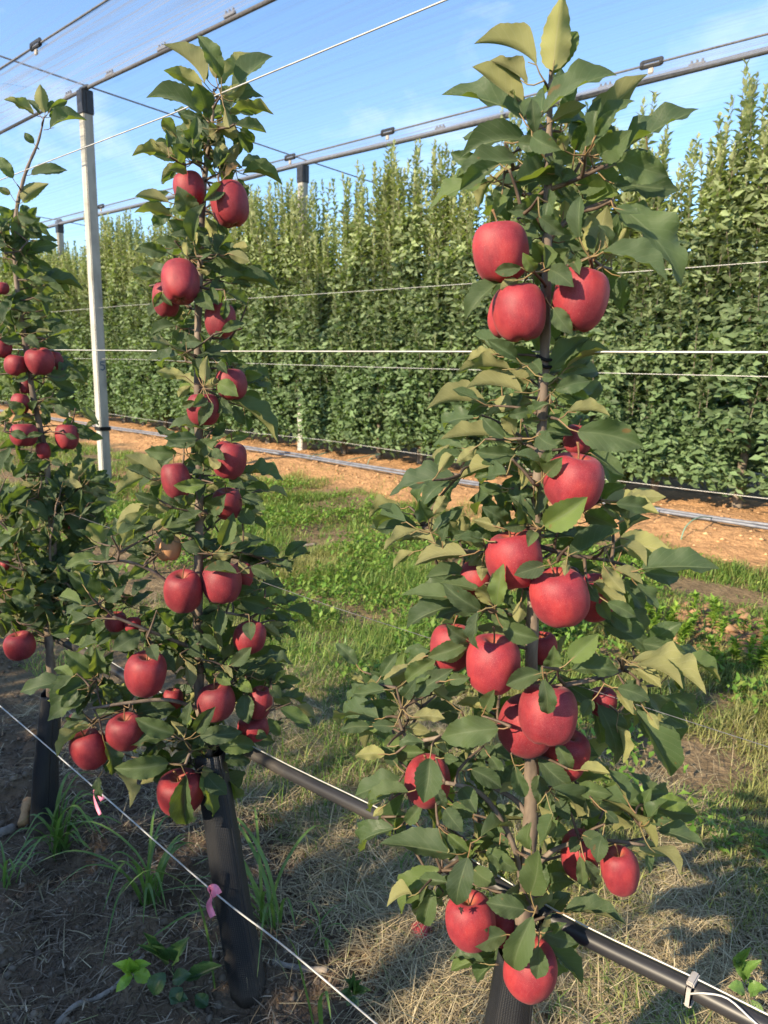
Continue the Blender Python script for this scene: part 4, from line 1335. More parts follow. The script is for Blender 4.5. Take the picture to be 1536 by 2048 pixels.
LEFT_LEAVES = [
 (68,228,8,199,20,'L'),(78,228,55,199,12,'U'),(90,226,80,168,27,'L'),(96,226,106,201,15,'U'),(102,216,135,202,17,'U'),(99,234,117,222,12,'U'),(100,257,174,241,23,'U'),(68,287,49,265,17,'U'),(26,357,-5,312,24,'U'),
 (62,349,135,341,23,'U'),(45,404,98,367,30,'L'),(21,388,-5,375,15,'L'),(23,431,-6,410,22,'U'),(57,433,74,414,16,'U'),(35,431,76,437,23,'U'),(49,455,98,455,19,'U'),(35,431,37,492,28,'U'),(60,498,117,491,24,'U'),
 (20,470,-8,460,18,'U'),(20,492,40,480,14,'U'),(47,507,88,505,16,'U'),(55,527,107,539,26,'U'),(89,570,169,582,17,'U'),(70,558,117,568,18,'L'),(68,594,111,605,16,'U'),(28,594,59,591,16,'U'),(45,601,61,615,14,'U'),
 (9,620,37,612,16,'U'),(59,631,84,631,16,'U'),(94,631,108,636,9,'U'),(98,673,150,659,15,'U'),(84,683,141,699,23,'U'),(0,678,45,680,20,'U'),(52,673,80,699,24,'U'),(89,748,112,734,16,'L'),(94,746,141,753,24,'U'),
 (131,748,162,755,18,'U'),(105,762,155,781,23,'U'),(56,748,28,762,17,'U'),(33,760,40,784,15,'U'),(-5,755,26,774,22,'U'),(89,809,115,805,15,'U'),(122,802,161,821,22,'U'),(47,826,14,802,25,'U'),(21,866,56,875,19,'U'),
 (54,875,87,868,13,'U'),(131,868,155,877,12,'U'),(152,859,176,873,12,'U'),(23,845,75,847,12,'U'),(0,908,30,915,18,'U'),(19,945,30,910,14,'U'),(54,950,73,934,15,'U'),(75,941,100,920,17,'U'),(103,922,127,931,16,'U'),
 (117,994,117,938,26,'U'),(122,1004,175,948,29,'L'),(160,976,221,971,28,'U'),(165,989,193,1007,19,'U'),(102,1004,43,963,29,'U'),(96,1042,20,1009,27,'U'),(131,1027,189,1088,38,'U'),(112,1042,132,1024,15,'L'),
 (40,1095,75,1110,22,'U'),(10,1024,25,984,25,'U'),(38,1073,58,1042,21,'L'),(109,1118,145,1078,30,'U'),(102,1149,193,1116,36,'U'),(96,1149,33,1123,25,'U'),(55,1155,38,1221,40,'U'),(51,1141,84,1159,21,'U'),
 (69,1179,127,1179,20,'U'),(0,1180,30,1170,18,'U'),(102,1268,132,1230,28,'U'),(122,1192,150,1182,13,'U'),(0,1116,28,1113,16,'U'),(0,1130,8,1152,14,'U'),(0,1228,28,1240,18,'U'),(51,1250,89,1238,22,'U'),
 (180,960,215,940,18,'U'),(140,965,170,940,20,'U'),(175,1020,215,1005,24,'U'),(185,1045,150,1070,22,'U'),(200,1060,180,1020,22,'U'),(150,1110,190,1090,26,'U'),(170,1150,205,1165,26,'U'),(120,1150,150,1185,26,'U'),(160,1190,195,1215,26,'U'),(140,1215,175,1240,26,'U'),(185,1240,150,1270,24,'U'),(110,1215,80,1245,22,'U'),(200,1195,225,1170,22,'U'),(150,1150,120,1120,22,'U'),
 (150,1030,190,1010,20,'U'),(60,980,30,990,20,'U'),(130,1060,165,1080,24,'U'),(60,1070,95,1090,24,'U'),(80,1010,110,1030,22,'U'),(20,1060,-6,1085,22,'U'),(130,1130,100,1165,22,'U'),(25,1190,60,1205,24,'U'),
]
# apples: centre x, centre y, width, height, depth, label, options
RIGHT_APPLES = [
 (1000,504,111,116,-.05,'large red apple topmost on the nearest tree, left of its tip'),
 (1040,624,110,111,-.055,'bright sunlit red apple just below the topmost one on the nearest tree'),
 (1026,626,98,104,.01,'red apple mostly hidden behind the left edge of a sunlit one, nearest tree'),
 (1161,597,112,120,-.03,'dark shaded apple with a lit sliver, upper right of nearest trunk',{'lean':.18}),
 (1148,963,120,112,-.05,'big apple with orange-red lit belly, upper middle right of nearest tree'),
 (1155,878,60,58,.03,'apple half hidden behind a broad leaf, above the big orange-red one'),
 (1029,1117,116,112,-.05,'bright red apple left of trunk, mid-height on nearest tree'),
 (1118,1193,117,112,-.07,'large rosy apple in the centre of the nearest tree, stalk showing'),
 (985,1327,110,113,-.07,'large rosy apple with heart-shaped top shadow, left of nearest trunk'),
 (903,1293,86,92,-.01,'red apple tucked behind leaves, left flank of the nearest tree'),
 (950,1160,74,74,.02,'small red patch of apple behind curled leaves, left of the mid-height pair'),
 (1097,1427,118,117,-.085,'plump red apple with a dark leaf over its top, front of an overlapping pair'),
 (1054,1450,112,118,-.03,'red apple overlapped by its plump neighbour, lower middle of nearest tree'),
 (1131,1508,94,96,.015,'shaded red apple under the overlapping pair on the nearest tree'),
 (1205,1403,56,56,.05,'purplish apple barely showing among right-hand leaves of the nearest tree'),
 (1190,1195,88,90,.03,'shaded apple behind the large rosy one, right side of the nearest tree'),
 (855,1562,94,102,.0,'deep red apple hidden by one upright leaf, low left on nearest tree'),
 (1240,1741,77,93,-.03,'egg-shaped red apple with a jagged sun patch, lowest on the right',{'lean':-.2}),
 (1160,1708,76,92,.02,'shaded apple behind leaves, left of the egg-shaped apple'),
 (941,1841,99,106,-.04,'dusky red apple with dark withered bit on top, low left'),
 (1014,1853,72,74,.02,'dull red apple peeping out right of the dusky one, low on nearest tree'),
 (1060,1937,108,108,-.055,'lowest red apple on the nearest tree, hanging over its black guard'),
 (1085,1296,60,62,.05,'red glimpse of apple behind the trunk, centre of the nearest tree'),
]
MID_APPLES = [
 (378,378,62,66,-.01,'topmost left apple on the middle tree, partly behind a leaf'),
 (459,407,78,84,-.04,'topmost right apple on the middle tree, half shaded'),
 (361,563,78,86,-.05,'purplish red apple on middle tree showing its blossom end',{'calyx':.55}),
 (333,598,54,68,.0,'red apple behind the one that shows its blossom end'),
 (440,640,64,68,-.03,'apple right of the middle trunk with a leaf across, above bright wire'),
 (462,768,62,62,-.02,'apple just below the bright wire, right of the middle trunk'),
 (407,818,66,64,-.03,'apple behind three leaves on the middle trunk below the wire'),
 (459,919,68,75,-.04,'dark red apple right of the middle trunk, level with orange bank'),
 (352,960,58,72,-.06,'bright rosy apple left of the middle trunk, level with orange bank'),
 (455,1007,60,63,-.02,'apple half behind a leaf, below the dark red one'),
 (367,1182,75,83,-.06,'dark glossy apple with patchy shade, left of the central pair, middle tree'),
 (444,1165,81,79,-.05,'apple with a leaf over its top, right of the central pair'),
 (484,1150,44,52,.01,'small part of an apple behind the right one of the central pair'),
 (337,1096,52,50,-.01,'pale orange unripe apple among leaves of the middle tree',{'pale':True}),
 (500,1274,66,60,-.03,'red apple on the right flank of the middle tree, lower half'),
 (232,1243,42,38,.02,'red apple half hidden, far left branch of the middle tree'),
 (266,1250,32,34,.0,'small red apple tip next to the half hidden one, middle tree'),
 (292,1347,82,88,-.07,'large purplish apple front left on the middle tree, dented top'),
 (346,1397,40,40,.03,'small dark red apple deep inside the middle tree'),
 (432,1404,75,71,-.05,'red apple low in front of the middle trunk'),
 (520,1405,50,64,-.02,'red apple at the lower right edge of the middle tree'),
 (507,1455,62,50,.0,'lowest right apple on the middle tree, below hanging leaves'),
 (179,1498,72,76,-.05,'round shaded apple lowest on the left, beside the slanting wire'),
 (251,1463,75,71,-.06,'sunlit apple with a thin shadow line, next to lowest left one'),
 (361,1584,92,82,-.04,'lowest apple on the middle tree, behind a hanging leaf'),
]
LEFT_APPLES = [
 (3,576,28,24,-.02,'small pink apple cut by the left frame edge, highest there'),
 (4,695,40,38,-.02,'apple cut by the left frame edge, level with bright wire'),
 (32,730,46,42,-.03,'red apple left of a pair just under the bright wire'),
 (80,722,57,52,-.05,'rosy apple right of a pair, touching the bright wire end'),
 (107,722,36,40,.02,'dark apple behind the rosy one at the bright wire end'),
 (40,808,36,42,-.01,'slim red patch of apple behind a bright leaf, left tree'),
 (52,773,28,28,.03,'shaded apple between the pair and the slim red patch, left tree'),
 (48,869,54,46,-.03,'apple crossed by pale leaves, left of the left trunk'),
 (134,873,45,50,-.03,'apple crossed by a leaf, right of the left trunk'),
 (87,901,28,33,-.02,'small red apple at the left trunk, below two leaf-crossed apples'),
 (40,1291,60,54,-.04,'lone round apple hanging low on the left tree'),
 (157,1060,36,36,.04,'shaded apple behind a large leaf between left and middle trees'),
 (9,1131,20,20,.02,'tiny red bit of apple at the left frame edge, lower tree'),
]

RIGHT_TRUNK = [(1104,95,2.2,0),(1099,230,4.2,0),(1096,380,6.0,0),(1093,520,6.8,0),(1091,650,7.2,0),(1087,760,7.6,0),(1082,880,8.0,0),(1073,1000,8.6,0),(1068,1150,9.4,0),(1063,1300,10.2,0),(1062,1450,11.0,0),(1063,1600,12.2,0),
               (1056,1720,13.0,0),(1044,1850,14.5,0),(1026,1960,16.0,0),(1006,2080,17.5,0),(975,2290,19,0),(940,2530,21,-.02)]
RIGHT_BRANCHES = [
 [(1048,1810,6.5,0),(1030,1700,6,-.02),(990,1620,5.5,-.04),(950,1580,5,-.05),(890,1565,4,-.06)],
 [(1060,1640,6.5,0),(1030,1600,5.8,.01),(985,1575,4.5,.02)],
 [(1063,1480,6,0),(980,1450,5.2,-.02),(900,1470,4.6,-.03),(820,1480,4,-.02),(797,1435,3.2,-.02)],
 [(1064,1380,5.5,0),(1130,1370,5.2,-.02),(1220,1350,4.6,-.01),(1270,1325,3.6,0)],
 [(1062,1600,5.8,0),(1120,1570,5,.01),(1190,1590,4.2,.02),(1290,1640,3.2,.03)],
 [(1055,1760,6,0),(1100,1705,5.2,.0),(1180,1680,4.4,.01),(1290,1690,3,.02)],
 [(1069,1130,5.5,0),(1000,1110,4.6,.0),(920,1100,4.2,.0),(862,1080,3.5,.0),(845,1050,3,0)],
 [(1070,1090,5,0),(1140,1110,4.4,-.01),(1210,1120,3.6,0),(1265,1135,3,0)],
 [(1094,480,5,0),(1150,430,4.4,.01),(1220,400,3.6,.02)],
 [(1097,360,4.5,0),(1060,330,4,0),(1010,345,3,.01)],
 [(1097,380,4.5,0),(1150,360,3.8,-.01),(1215,330,3,0)],
 [(1093,470,4.6,0),(1068,425,4.2,-.02),(1045,430,3.6,-.03)],
]
MID_TRUNK = [(428,180,2.2,0),(424,250,3.6,0),(412,330,5.2,0),(405,420,6.4,0),(400,540,7,0),(396,640,7.6,0),(396,760,8.6,0),(398,880,9.2,0),(399,1000,9.8,0),(397,1130,10.6,0),(396,1250,11.6,0),(398,1380,12.6,0),(410,1480,13.4,0),
             (428,1600,14.6,-.01),(452,1740,16,-.03),(476,1870,17.5,-.05),(497,1985,19,-.075)]
MID_BRANCHES = [
 [(397,1240,6,0),(330,1160,5,-.02),(260,1124,4.2,-.04),(205,1124,3.4,-.05),(178,1122,2.6,-.05)],
 [(397,1300,6.5,0),(320,1270,5.4,-.03),(270,1250,4.6,-.05),(225,1232,3.8,-.06)],
 [(402,1420,7,0),(340,1400,6,-.03),(260,1405,5.2,-.05),(175,1418,4,-.06)],
 [(400,1400,6,0),(450,1370,5,-.01),(500,1350,4.4,0),(550,1350,3.4,.01)],
 [(397,1240,5.6,0),(440,1225,4.6,-.01),(500,1235,3.6,0)],
 [(398,1120,5,0),(450,1100,4.2,0),(500,1110,3.4,.01)],
 [(412,1500,6.4,0),(385,1500,5.2,-.05),(370,1530,4,-.07)],
 [(399,970,5,0),(360,940,4,-.02),(325,950,3,-.02)],
]
LEFT_TRUNK = [(88,235,2.2,0),(76,285,3.6,0),(57,330,4.6,0),(44,370,5.2,0),(32,430,6,0),(30,520,6.6,0),(40,620,7.2,0),(54,710,8,0),(66,790,8.6,0),(80,855,9.2,0),(92,920,9.8,0),(100,1000,10.4,0),(106,1090,11.2,0),(102,1180,12.2,0),
              (96,1250,13,0),(99,1300,13.4,0),(102,1370,14,0),(97,1450,16,0),(90,1540,17.5,0),(84,1622,19,0)]
LEFT_BRANCHES = [
 [(104,1170,6,0),(60,1110,5.2,-.02),(25,1070,4.4,-.03),(-15,1030,3.4,-.03)],
 [(104,1160,5.6,0),(100,1090,4.6,-.05),(107,1050,3.8,-.06),(112,1010,3,-.06)],
 [(100,1190,5.4,0),(120,1160,4.4,-.03),(142,1176,3.4,-.04)],
 [(99,1000,5,0),(140,985,4.2,0),(175,975,3,.01)],
]

right = NearTree('nearest apple tree, tall and laden with large red apples, right of centre', -0.52, 0.93, RIGHT_TRUNK, RIGHT_APPLES, RIGHT_LEAVES, 400, 72, 101, RIGHT_BRANCHES, 210, 9999, (70, 980, 1560))
middle = NearTree('middle apple tree, slim column of red apples beside the tall cream post', -1.36, 0.93, MID_TRUNK, MID_APPLES, MID_LEAVES, 560, 50, 202, MID_BRANCHES, 170, 1080, (110, 230, 1560), (0.80, 0.62, 0.80, 1))
left = NearTree('left apple tree cut by the frame edge, with a bent bare tip', -2.27, 0.93, LEFT_TRUNK, LEFT_APPLES, LEFT_LEAVES, 640, 43, 303, LEFT_BRANCHES, 440, 930, (110, 440, 1240), (0.80, 0.62, 0.80, 1))
bug = right.pl.at(922, 1818, -0.085)
v, f = [], []
for k in range(7):
    a = k * 0.9
    vv, ff = tube_data([bug, bug + Vector((0.005 * math.cos(a), 0.002 * math.sin(a * 2), 0.006 * math.sin(a) - 0.002))], [0.0018, 0.0007], 5)
    o_ = len(v)
    v += vv
    f += [tuple(i + o_ for i in q) for q in ff]
tag(new_obj('withered_blossom', mesh_from('withered_blossom', v, f), M_BUG), 'tiny black withered blossom stuck on the dusky low apple', 'blossom')


def sleeve(tree, pts, r0, r1, label, seed):
    P = [tree.pl.at(px, py, dz) for px, py, dz in pts]
    b = P[-1]
    P[-1] = Vector((b.x, b.y, gz1(b.x, b.y) - 0.03))
    guard(P, r0, r1, label, seed)


sleeve(right, [(1034,1905,0),(1010,2060,0),(975,2290,0),(940,2530,-.02)], 0.034, 0.050, 'black woven trunk guard at the foot of the nearest tree', 1)
sleeve(middle, [(418,1500,0),(440,1640,-.02),(462,1790,-.04),(497,1990,-.075)], 0.036, 0.048, 'black woven trunk guard on the leaning middle trunk', 2)
sleeve(left, [(101,1385,0),(97,1450,0),(90,1540,0),(84,1625,0)], 0.034, 0.046, 'black woven trunk guard on the left trunk, grass at its foot', 3)

# ------------------------------------------------------------------ wires, hose and ribbons of the near row
line('trellis_wire', [(-6.5, 1.0, 2.12), (-3, 0.96, 2.115), (-1.5, 0.94, 2.105), (-0.2, 0.93, 2.12), (0.9, 0.93, 2.14)], 0.0015, M_WIRE, 'wire rising steeply across the sky past the middle tree tip', 'wire', 'trellis wires', 6)
line('trellis_wire', [(-9, 0.97, 1.612), (-2.27, 0.955, 1.602), (-1.36, 0.955, 1.603), (-0.52, 0.955, 1.607), (0.9, 0.955, 1.612)], 0.0016, M_WIRE, 'bright horizontal wire tied to all three near trunks', 'wire', 'trellis wires', 6)
line('trellis_wire', [(-9, 0.98, 1.13), (-2.2, 0.98, 1.10), (-1.0, 0.98, 1.09), (0.9, 0.98, 1.12)], 0.0006, M_CABLE, 'very thin wire passing low behind the middle and nearest trees', 'wire', 'trellis wires', 5)
wpts = [at_y(px, py, 0.855) for px, py in ((-300, 1160), (0, 1412), (210, 1594), (425, 1782), (560, 1886), (748, 2044), (1000, 2262), (1500, 2690))]
line('trellis_wire', smooth_path([tuple(p) for p in wpts], 4), 0.0021, M_WIRE, 'bare slanting wire in front of the black guards, carrying pink ribbons', 'wire', 'trellis wires', 7)
hp = [at_y(px, py, 0.985) for px, py in ((-420, 1035), (-100, 1180), (140, 1290), (300, 1385), (520, 1516), (830, 1672), (1110, 1842), (1380, 1976), (1536, 2056), (1800, 2190))]
hose = line('irrigation_hose', smooth_path([tuple(p) for p in hp], 5), 0.0135, M_HOSE, 'thick black irrigation hose slanting behind the near trunks', 'hose', None, 14)
wp2 = [p + Vector((0, 0.004, 0.017)) for p in hp]
line('hose_wire', smooth_path([tuple(p) for p in wp2], 5), 0.0015, M_WIRE, 'bright wire lying along the top of the black hose', 'wire', 'trellis wires', 6)
# grey clip with looped tie on the hose
hc = at_y(1384, 1978, 0.985)
hd_ = (hp[8] - hp[7]).normalized()
root = empty('hose_clip', hc)
tag(root, 'grey plastic clip strapped round the black hose, wire loop beside it', 'clip')
ang = math.atan2(hd_.y, hd_.x)
for nm, sz, off in (('jaw', (0.011, 0.028, 0.009), (0, -0.001, 0.017)), ('jaw', (0.011, 0.024, 0.008), (0, -0.004, -0.017)), ('bridge', (0.010, 0.004, 0.034), (0, -0.0165, 0))):
    bevel_box(nm, sz, hc + Vector(off), M_GREYCLIP, root, 0.002, ang)
lp = [hc + hd_ * a + Vector((0, b, c)) for a, b, c in ((0.0, -0.017, 0.004), (0.02, -0.016, 0.017), (0.05, -0.008, 0.021), (0.09, -0.014, 0.010), (0.13, -0.015, 0.002), (0.17, -0.012, -0.002), (0.22, 0.0, 0.016))]
tube('wire_loop', [tuple(q) for q in smooth_path([tuple(p) for p in lp], 4)], 0.0016, M_WIRE, root, 6)


def ties(tree, px, py, label):
    c = tree.pl.at(px, py, 0)
    root = empty('tree_tie', c)
    tag(root, label, 'tie', 'black tree ties')
    for k, (dz, r) in enumerate(((0.004, 0.0125), (-0.006, 0.0115))):
        pts = [c + Vector((r * math.cos(a), r * math.sin(a) * 1.3 + 0.004, dz + 0.003 * math.sin(2 * a))) for a in np.linspace(0, 2 * math.pi, 14)]
        tube('loop', pts, 0.0026, M_CLIP, root, 6)


ties(right, 1090, 722, 'black rubber tie holding nearest trunk to the bright wire')
ties(middle, 396, 716, 'black rubber tie holding middle trunk to the bright wire')


def ribbon(px, py, path, width, label):
    """Knotted plastic tape: path of (across, down, out) in metres from the wire."""
    c = at_y(px, py, 0.853)
    d = (wpts[4] - wpts[3]).normalized()
    toc = (Vector(CAM) - c).normalized()
    P = [c + d * a * 1.5 + Vector((0, 0, -1)) * b * 1.4 + toc * e * 1.3 for a, b, e in path]
    P = [Vector(p) for p in smooth_path([tuple(p) for p in P], 5)]
    V, F = [], []
    for i, p in enumerate(P):
        t = (P[min(i + 1, len(P) - 1)] - P[max(i - 1, 0)]).normalized()
        s = t.cross(toc)
        s = (s.normalized() * math.cos(i * 0.12) + toc * math.sin(i * 0.12)) * width * (1 - 0.5 * (i / len(P)) ** 3)
        V += [p - s * 0.5, p + s * 0.5]
    for i in range(len(P) - 1):
        F.append((2 * i, 2 * i + 1, 2 * i + 3, 2 * i + 2))
    o = new_obj('marker_ribbon', mesh_from('marker_ribbon', V, F), M_PINK)
    s = o.modifiers.new('thickness', 'SOLIDIFY')
    s.thickness = 0.0006
    tag(o, label, 'ribbon', 'pink marker ribbons')


ribbon(196, 1583, [(0.018, 0.012, 0.0), (0.0, -0.001, 0.006), (-0.016, 0.006, 0.008), (-0.018, 0.022, 0.006), (-0.008, 0.04, 0.004), (0.004, 0.052, 0.004)], 0.015, 'pink ribbon loop on slanting wire by the left guard')
ribbon(426, 1782, [(0.012, 0.002, -0.004), (0.002, -0.006, 0.006), (-0.010, 0.002, 0.010), (-0.006, 0.016, 0.010), (-0.012, 0.035, 0.008), (-0.002, 0.052, 0.006)], 0.024, 'pink ribbon knotted on slanting wire before the middle guard')

# ------------------------------------------------------------------ ground cover
def in_view(x, y, m=160):
    """Keep only what the photograph could show, with a margin for a step to the side."""
    q = np.stack([x, y, gz(x, y)], 1) - CAM
    z = q @ FW
    px = CX + FPX * (q @ CR) / np.maximum(z, 1e-3)
    py = CY - FPX * (q @ CU) / np.maximum(z, 1e-3)
    return (z > 0.2) & (px > -m * 2) & (px < 1536 + m * 2) & (py < 2048 + m * 2)


def scatter(n, x0, x1, y0, y1, g, bias=1.0):
    x = x0 + (x1 - x0) * g.random(n)
    y = y0 + (y1 - y0) * g.random(n) ** bias
    k = in_view(x, y)
    return x[k], y[k]


def blades(x, y, ln, wd, az, el, bend, col, sink=0.0):
    """Tapered two-part blades: three triangles each."""
    n = len(x)
    b = np.stack([x, y, gz(x, y) - 0.004 + sink], 1)
    h = np.stack([np.cos(az), np.sin(az), np.zeros(n)], 1)
    s = np.stack([-np.sin(az), np.cos(az), np.zeros(n)], 1) * (wd * 0.5)[:, None]
    up = np.array([0, 0, 1.0])
    e2 = el - bend
    d1 = h * np.cos(el)[:, None] + up * np.sin(el)[:, None]
    d2 = h * np.cos(e2)[:, None] + up * np.sin(e2)[:, None]
    m = b + d1 * (ln * 0.55)[:, None]
    t = m + d2 * (ln * 0.45)[:, None]
    V = np.stack([b - s, b + s, m - s * 0.8, m + s * 0.8, t], 1).reshape(-1, 3)
    k = np.arange(n)[:, None] * 5
    F = np.concatenate([k + np.array([0, 1, 3]), k + np.array([0, 3, 2]), k + np.array([2, 3, 4])], 0)
    return V, F, np.repeat(col, 5, axis=0)


def stuff(name, parts, mat, label, cat):
    V = np.concatenate([p[0] for p in parts])
    off = np.cumsum([0] + [len(p[0]) for p in parts[:-1]])
    F = np.concatenate([p[1] + o for p, o in zip(parts, off)])
    Cc = np.concatenate([p[2] for p in parts])
    o = new_obj(name, mesh_from(name, V, F, smooth=False, col=Cc), mat)
    return tag(o, label, cat, kind='stuff')


def pal(g, n, cols, wts, jit=0.22):
    c = np.array(cols)[g.choice(len(cols), n, p=np.array(wts) / sum(wts))]
    return c * g.uniform(1 - jit, 1 + jit, (n, 1))


GREEN = [(0.10, 0.18, 0.036), (0.15, 0.24, 0.050), (0.23, 0.285, 0.070), (0.29, 0.28, 0.10)]
g = np.random.default_rng(21)
parts = []
# alley grass, thinning to bare patches
for n, x0, x1, y0, y1, l0, l1, w0, w1 in ((130000, -4.2, 0.6, 1.35, 4.4, 0.05, 0.15, 0.003, 0.0055), (130000, -9.0, 0.9, 3.6, 7.0, 0.05, 0.14, 0.004, 0.007), (60000, -17.0, -6.0, 2.2, 6.2, 0.06, 0.15, 0.006, 0.010)):
    x, y = scatter(n, x0, x1, y0, y1, g)
    mu, ba, og = zones(x, y)
    cl = fbm(x, y, 2.2, 4, 70)
    og = og * (1 - 0.5 * sstep(0.52, 0.66, fbm(x, y, 1.6, 3, 73)) * (1 - sstep(6.3, 7.1, y)))
    lush = sstep(1.35, 2.6, y + 1.6 * (fbm(x, y, 0.9, 3, 71) - 0.5))
    p = (0.22 + 0.78 * lush) * sstep(0.30, 0.56, cl) * (1 - mu) * (1 - 0.85 * ba) * (1 - 0.975 * og)
    k = g.random(len(x)) < p
    x, y, cl = x[k], y[k], cl[k]
    n = len(x)
    ln = g.uniform(l0, l1, n) * (0.25 + 1.5 * cl ** 1.5) * (0.7 + 0.6 * fbm(x, y, 0.7, 2, 79))
    c = pal(g, n, GREEN, (4, 4, 2, 0.8))
    c = c * (0.55 + 1.0 * fbm(x, y, 1.1, 3, 75))[:, None]
    dry = sstep(0.45, 0.72, fbm(x, y, 1.5, 3, 76))[:, None] * 0.6
    c = c * (1 - dry) + np.array([0.33, 0.29, 0.12]) * dry
    parts.append(blades(x, y, ln, g.uniform(w0, w1, n), g.uniform(0, 6.283, n), g.uniform(0.45, 1.5, n), g.uniform(0.2, 1.5, n), c))
stuff('grass', parts, M_GRASS, 'short green grass and weeds covering the alley between rows', 'grass')

# broad-leaved weeds among the grass
g = np.random.default_rng(23)
x, y = scatter(52000, -8.0, 0.9, 2.3, 6.1, g)
mu, ba, og = zones(x, y)
k = g.random(len(x)) < sstep(0.45, 0.62, fbm(x, y, 1.9, 3, 90)) * (1 - og) * (1 - 0.6 * ba)
x, y = x[k], y[k]
n = len(x)
ph, el = g.uniform(0, 6.283, n), np.radians(g.uniform(5, 60, n))
pos = np.stack([x, y, gz(x, y) + g.uniform(0.01, 0.11, n)], 1)
ax = np.stack([np.cos(ph) * np.cos(el), np.sin(ph) * np.cos(el), np.sin(el)], 1)
nr = np.stack([-np.cos(ph) * np.sin(el), -np.sin(ph) * np.sin(el), np.cos(el)], 1)
sz = g.uniform(0.02, 0.055, n)
V, F = leaf_cloud(pos, ax, nr, sz, sz * 0.55, np.full(n, 0.05))
o = new_obj('low_weeds', mesh_from('low_weeds', V, F, smooth=False, col=np.repeat(pal(g, n, [(0.10, 0.20, 0.03), (0.16, 0.26, 0.045), (0.21, 0.27, 0.06)], (3, 3, 1)), 5, axis=0)), M_GRASS)
tag(o, 'small broad-leaved weeds scattered in the alley grass', 'weeds', kind='stuff')

# straw: dead mown grass, deepest right behind the near row
STRAW = [(0.44, 0.355, 0.205), (0.34, 0.275, 0.165), (0.54, 0.46, 0.29), (0.24, 0.19, 0.12), (0.29, 0.29, 0.13)]
g = np.random.default_rng(25)
parts = []
for n, x0, x1, y0, y1, pmin in ((125000, -2.6, 0.5, 0.95, 2.6, 0.0), (26000, -4.5, 0.8, 2.2, 4.4, 0.0), (16000, -3.2, 0.3, 0.35, 1.3, 0.0)):
    x, y = scatter(n, x0, x1, y0, y1, g)
    mu, ba, og = zones(x, y)
    near = 1 - sstep(1.7, 2.9, y + 1.5 * (fbm(x, y, 1.0, 3, 33) - 0.5))
    p = np.clip((1 - mu) * (0.18 + 0.82 * near) * (0.35 + 0.9 * sstep(0.3, 0.6, fbm(x, y, 3.0, 3, 34))) + mu * 0.025, 0, 1)
    k = g.random(len(x)) < p
    x, y = x[k], y[k]
    n = len(x)
    ln = g.uniform(0.05, 0.17, n)
    parts.append(blades(x, y, ln, g.uniform(0.0013, 0.0030, n), g.uniform(0, 6.283, n) , g.uniform(-0.10, 0.55, n), g.uniform(-0.1, 0.9, n), pal(g, n, STRAW, (4, 4, 2, 3, 1.2)), g.uniform(0.002, 0.035, n)))
stuff('straw', parts, M_STRAW, 'dry tangled straw lying behind and right of the near trunks', 'straw')

# mulch litter on the dark soil: short stalks, bark bits
g = np.random.default_rng(27)
parts = []
x, y = scatter(80000, -4.5, 0.2, 0.25, 1.7, g)
mu, ba, og = zones(x, y)
k = g.random(len(x)) < mu * (0.30 + 0.7 * sstep(0.35, 0.6, fbm(x, y, 4.0, 3, 44)))
x, y = x[k], y[k]
n = len(x)
parts.append(blades(x, y, g.uniform(0.012, 0.075, n), g.uniform(0.0014, 0.0050, n), g.uniform(0, 6.283, n), g.uniform(-0.15, 0.35, n), g.uniform(-0.1, 0.5, n),
                    pal(g, n, [(0.165, 0.122, 0.085), (0.27, 0.21, 0.150), (0.095, 0.067, 0.046), (0.40, 0.32, 0.23), (0.20, 0.165, 0.095)], (5, 2, 5, 0.6, 0.8)), g.uniform(0.002, 0.010, n)))
stuff('mulch', parts, M_CHIP, 'dark mulch of rotted stalks and bark on the near soil', 'mulch')

# clods: one object for the uncountable crumbs
def clods(name, n, x0, x1, y0, y1, r0, r1, cols, seed, wfun, label):
    g = np.random.default_rng(seed)
    x, y = scatter(n, x0, x1, y0, y1, g)
    k = g.random(len(x)) < wfun(x, y)
    x, y = x[k], y[k]
    n = len(x)
    base = np.array([(1, 0, 0), (0.31, 0.95, 0), (-0.81, 0.59, 0), (-0.81, -0.59, 0), (0.31, -0.95, 0), (0.1, 0.05, 0.85), (0, 0, -0.6)])
    tri = np.array([(0, 1, 5), (1, 2, 5), (2, 3, 5), (3, 4, 5), (4, 0, 5), (1, 0, 6), (2, 1, 6), (3, 2, 6), (4, 3, 6), (0, 4, 6)])
    r = (r0 + (r1 - r0) * g.random(n) ** 3)[:, None, None]
    V = base[None] * g.uniform(0.6, 1.3, (n, 7, 1)) * r * np.array([1, 1, 0.7])
    a = g.uniform(0, 6.283, n)
    ca, sa = np.cos(a)[:, None], np.sin(a)[:, None]
    V = np.stack([V[..., 0] * ca - V[..., 1] * sa, V[..., 0] * sa + V[..., 1] * ca, V[..., 2]], 2)
    V += np.stack([x, y, gz(x, y) + r[:, 0, 0] * 0.1], 1)[:, None, :]
    F = (np.arange(n)[:, None, None] * 7 + tri[None]).reshape(-1, 3)
    col = np.repeat(pal(g, n, cols, [1] * len(cols), 0.3), 7, axis=0)
    o = new_obj(name, mesh_from(name, V.reshape(-1, 3), F, smooth=False, col=col), M_CHIP)
    tag(o, label, 'soil', kind='stuff')


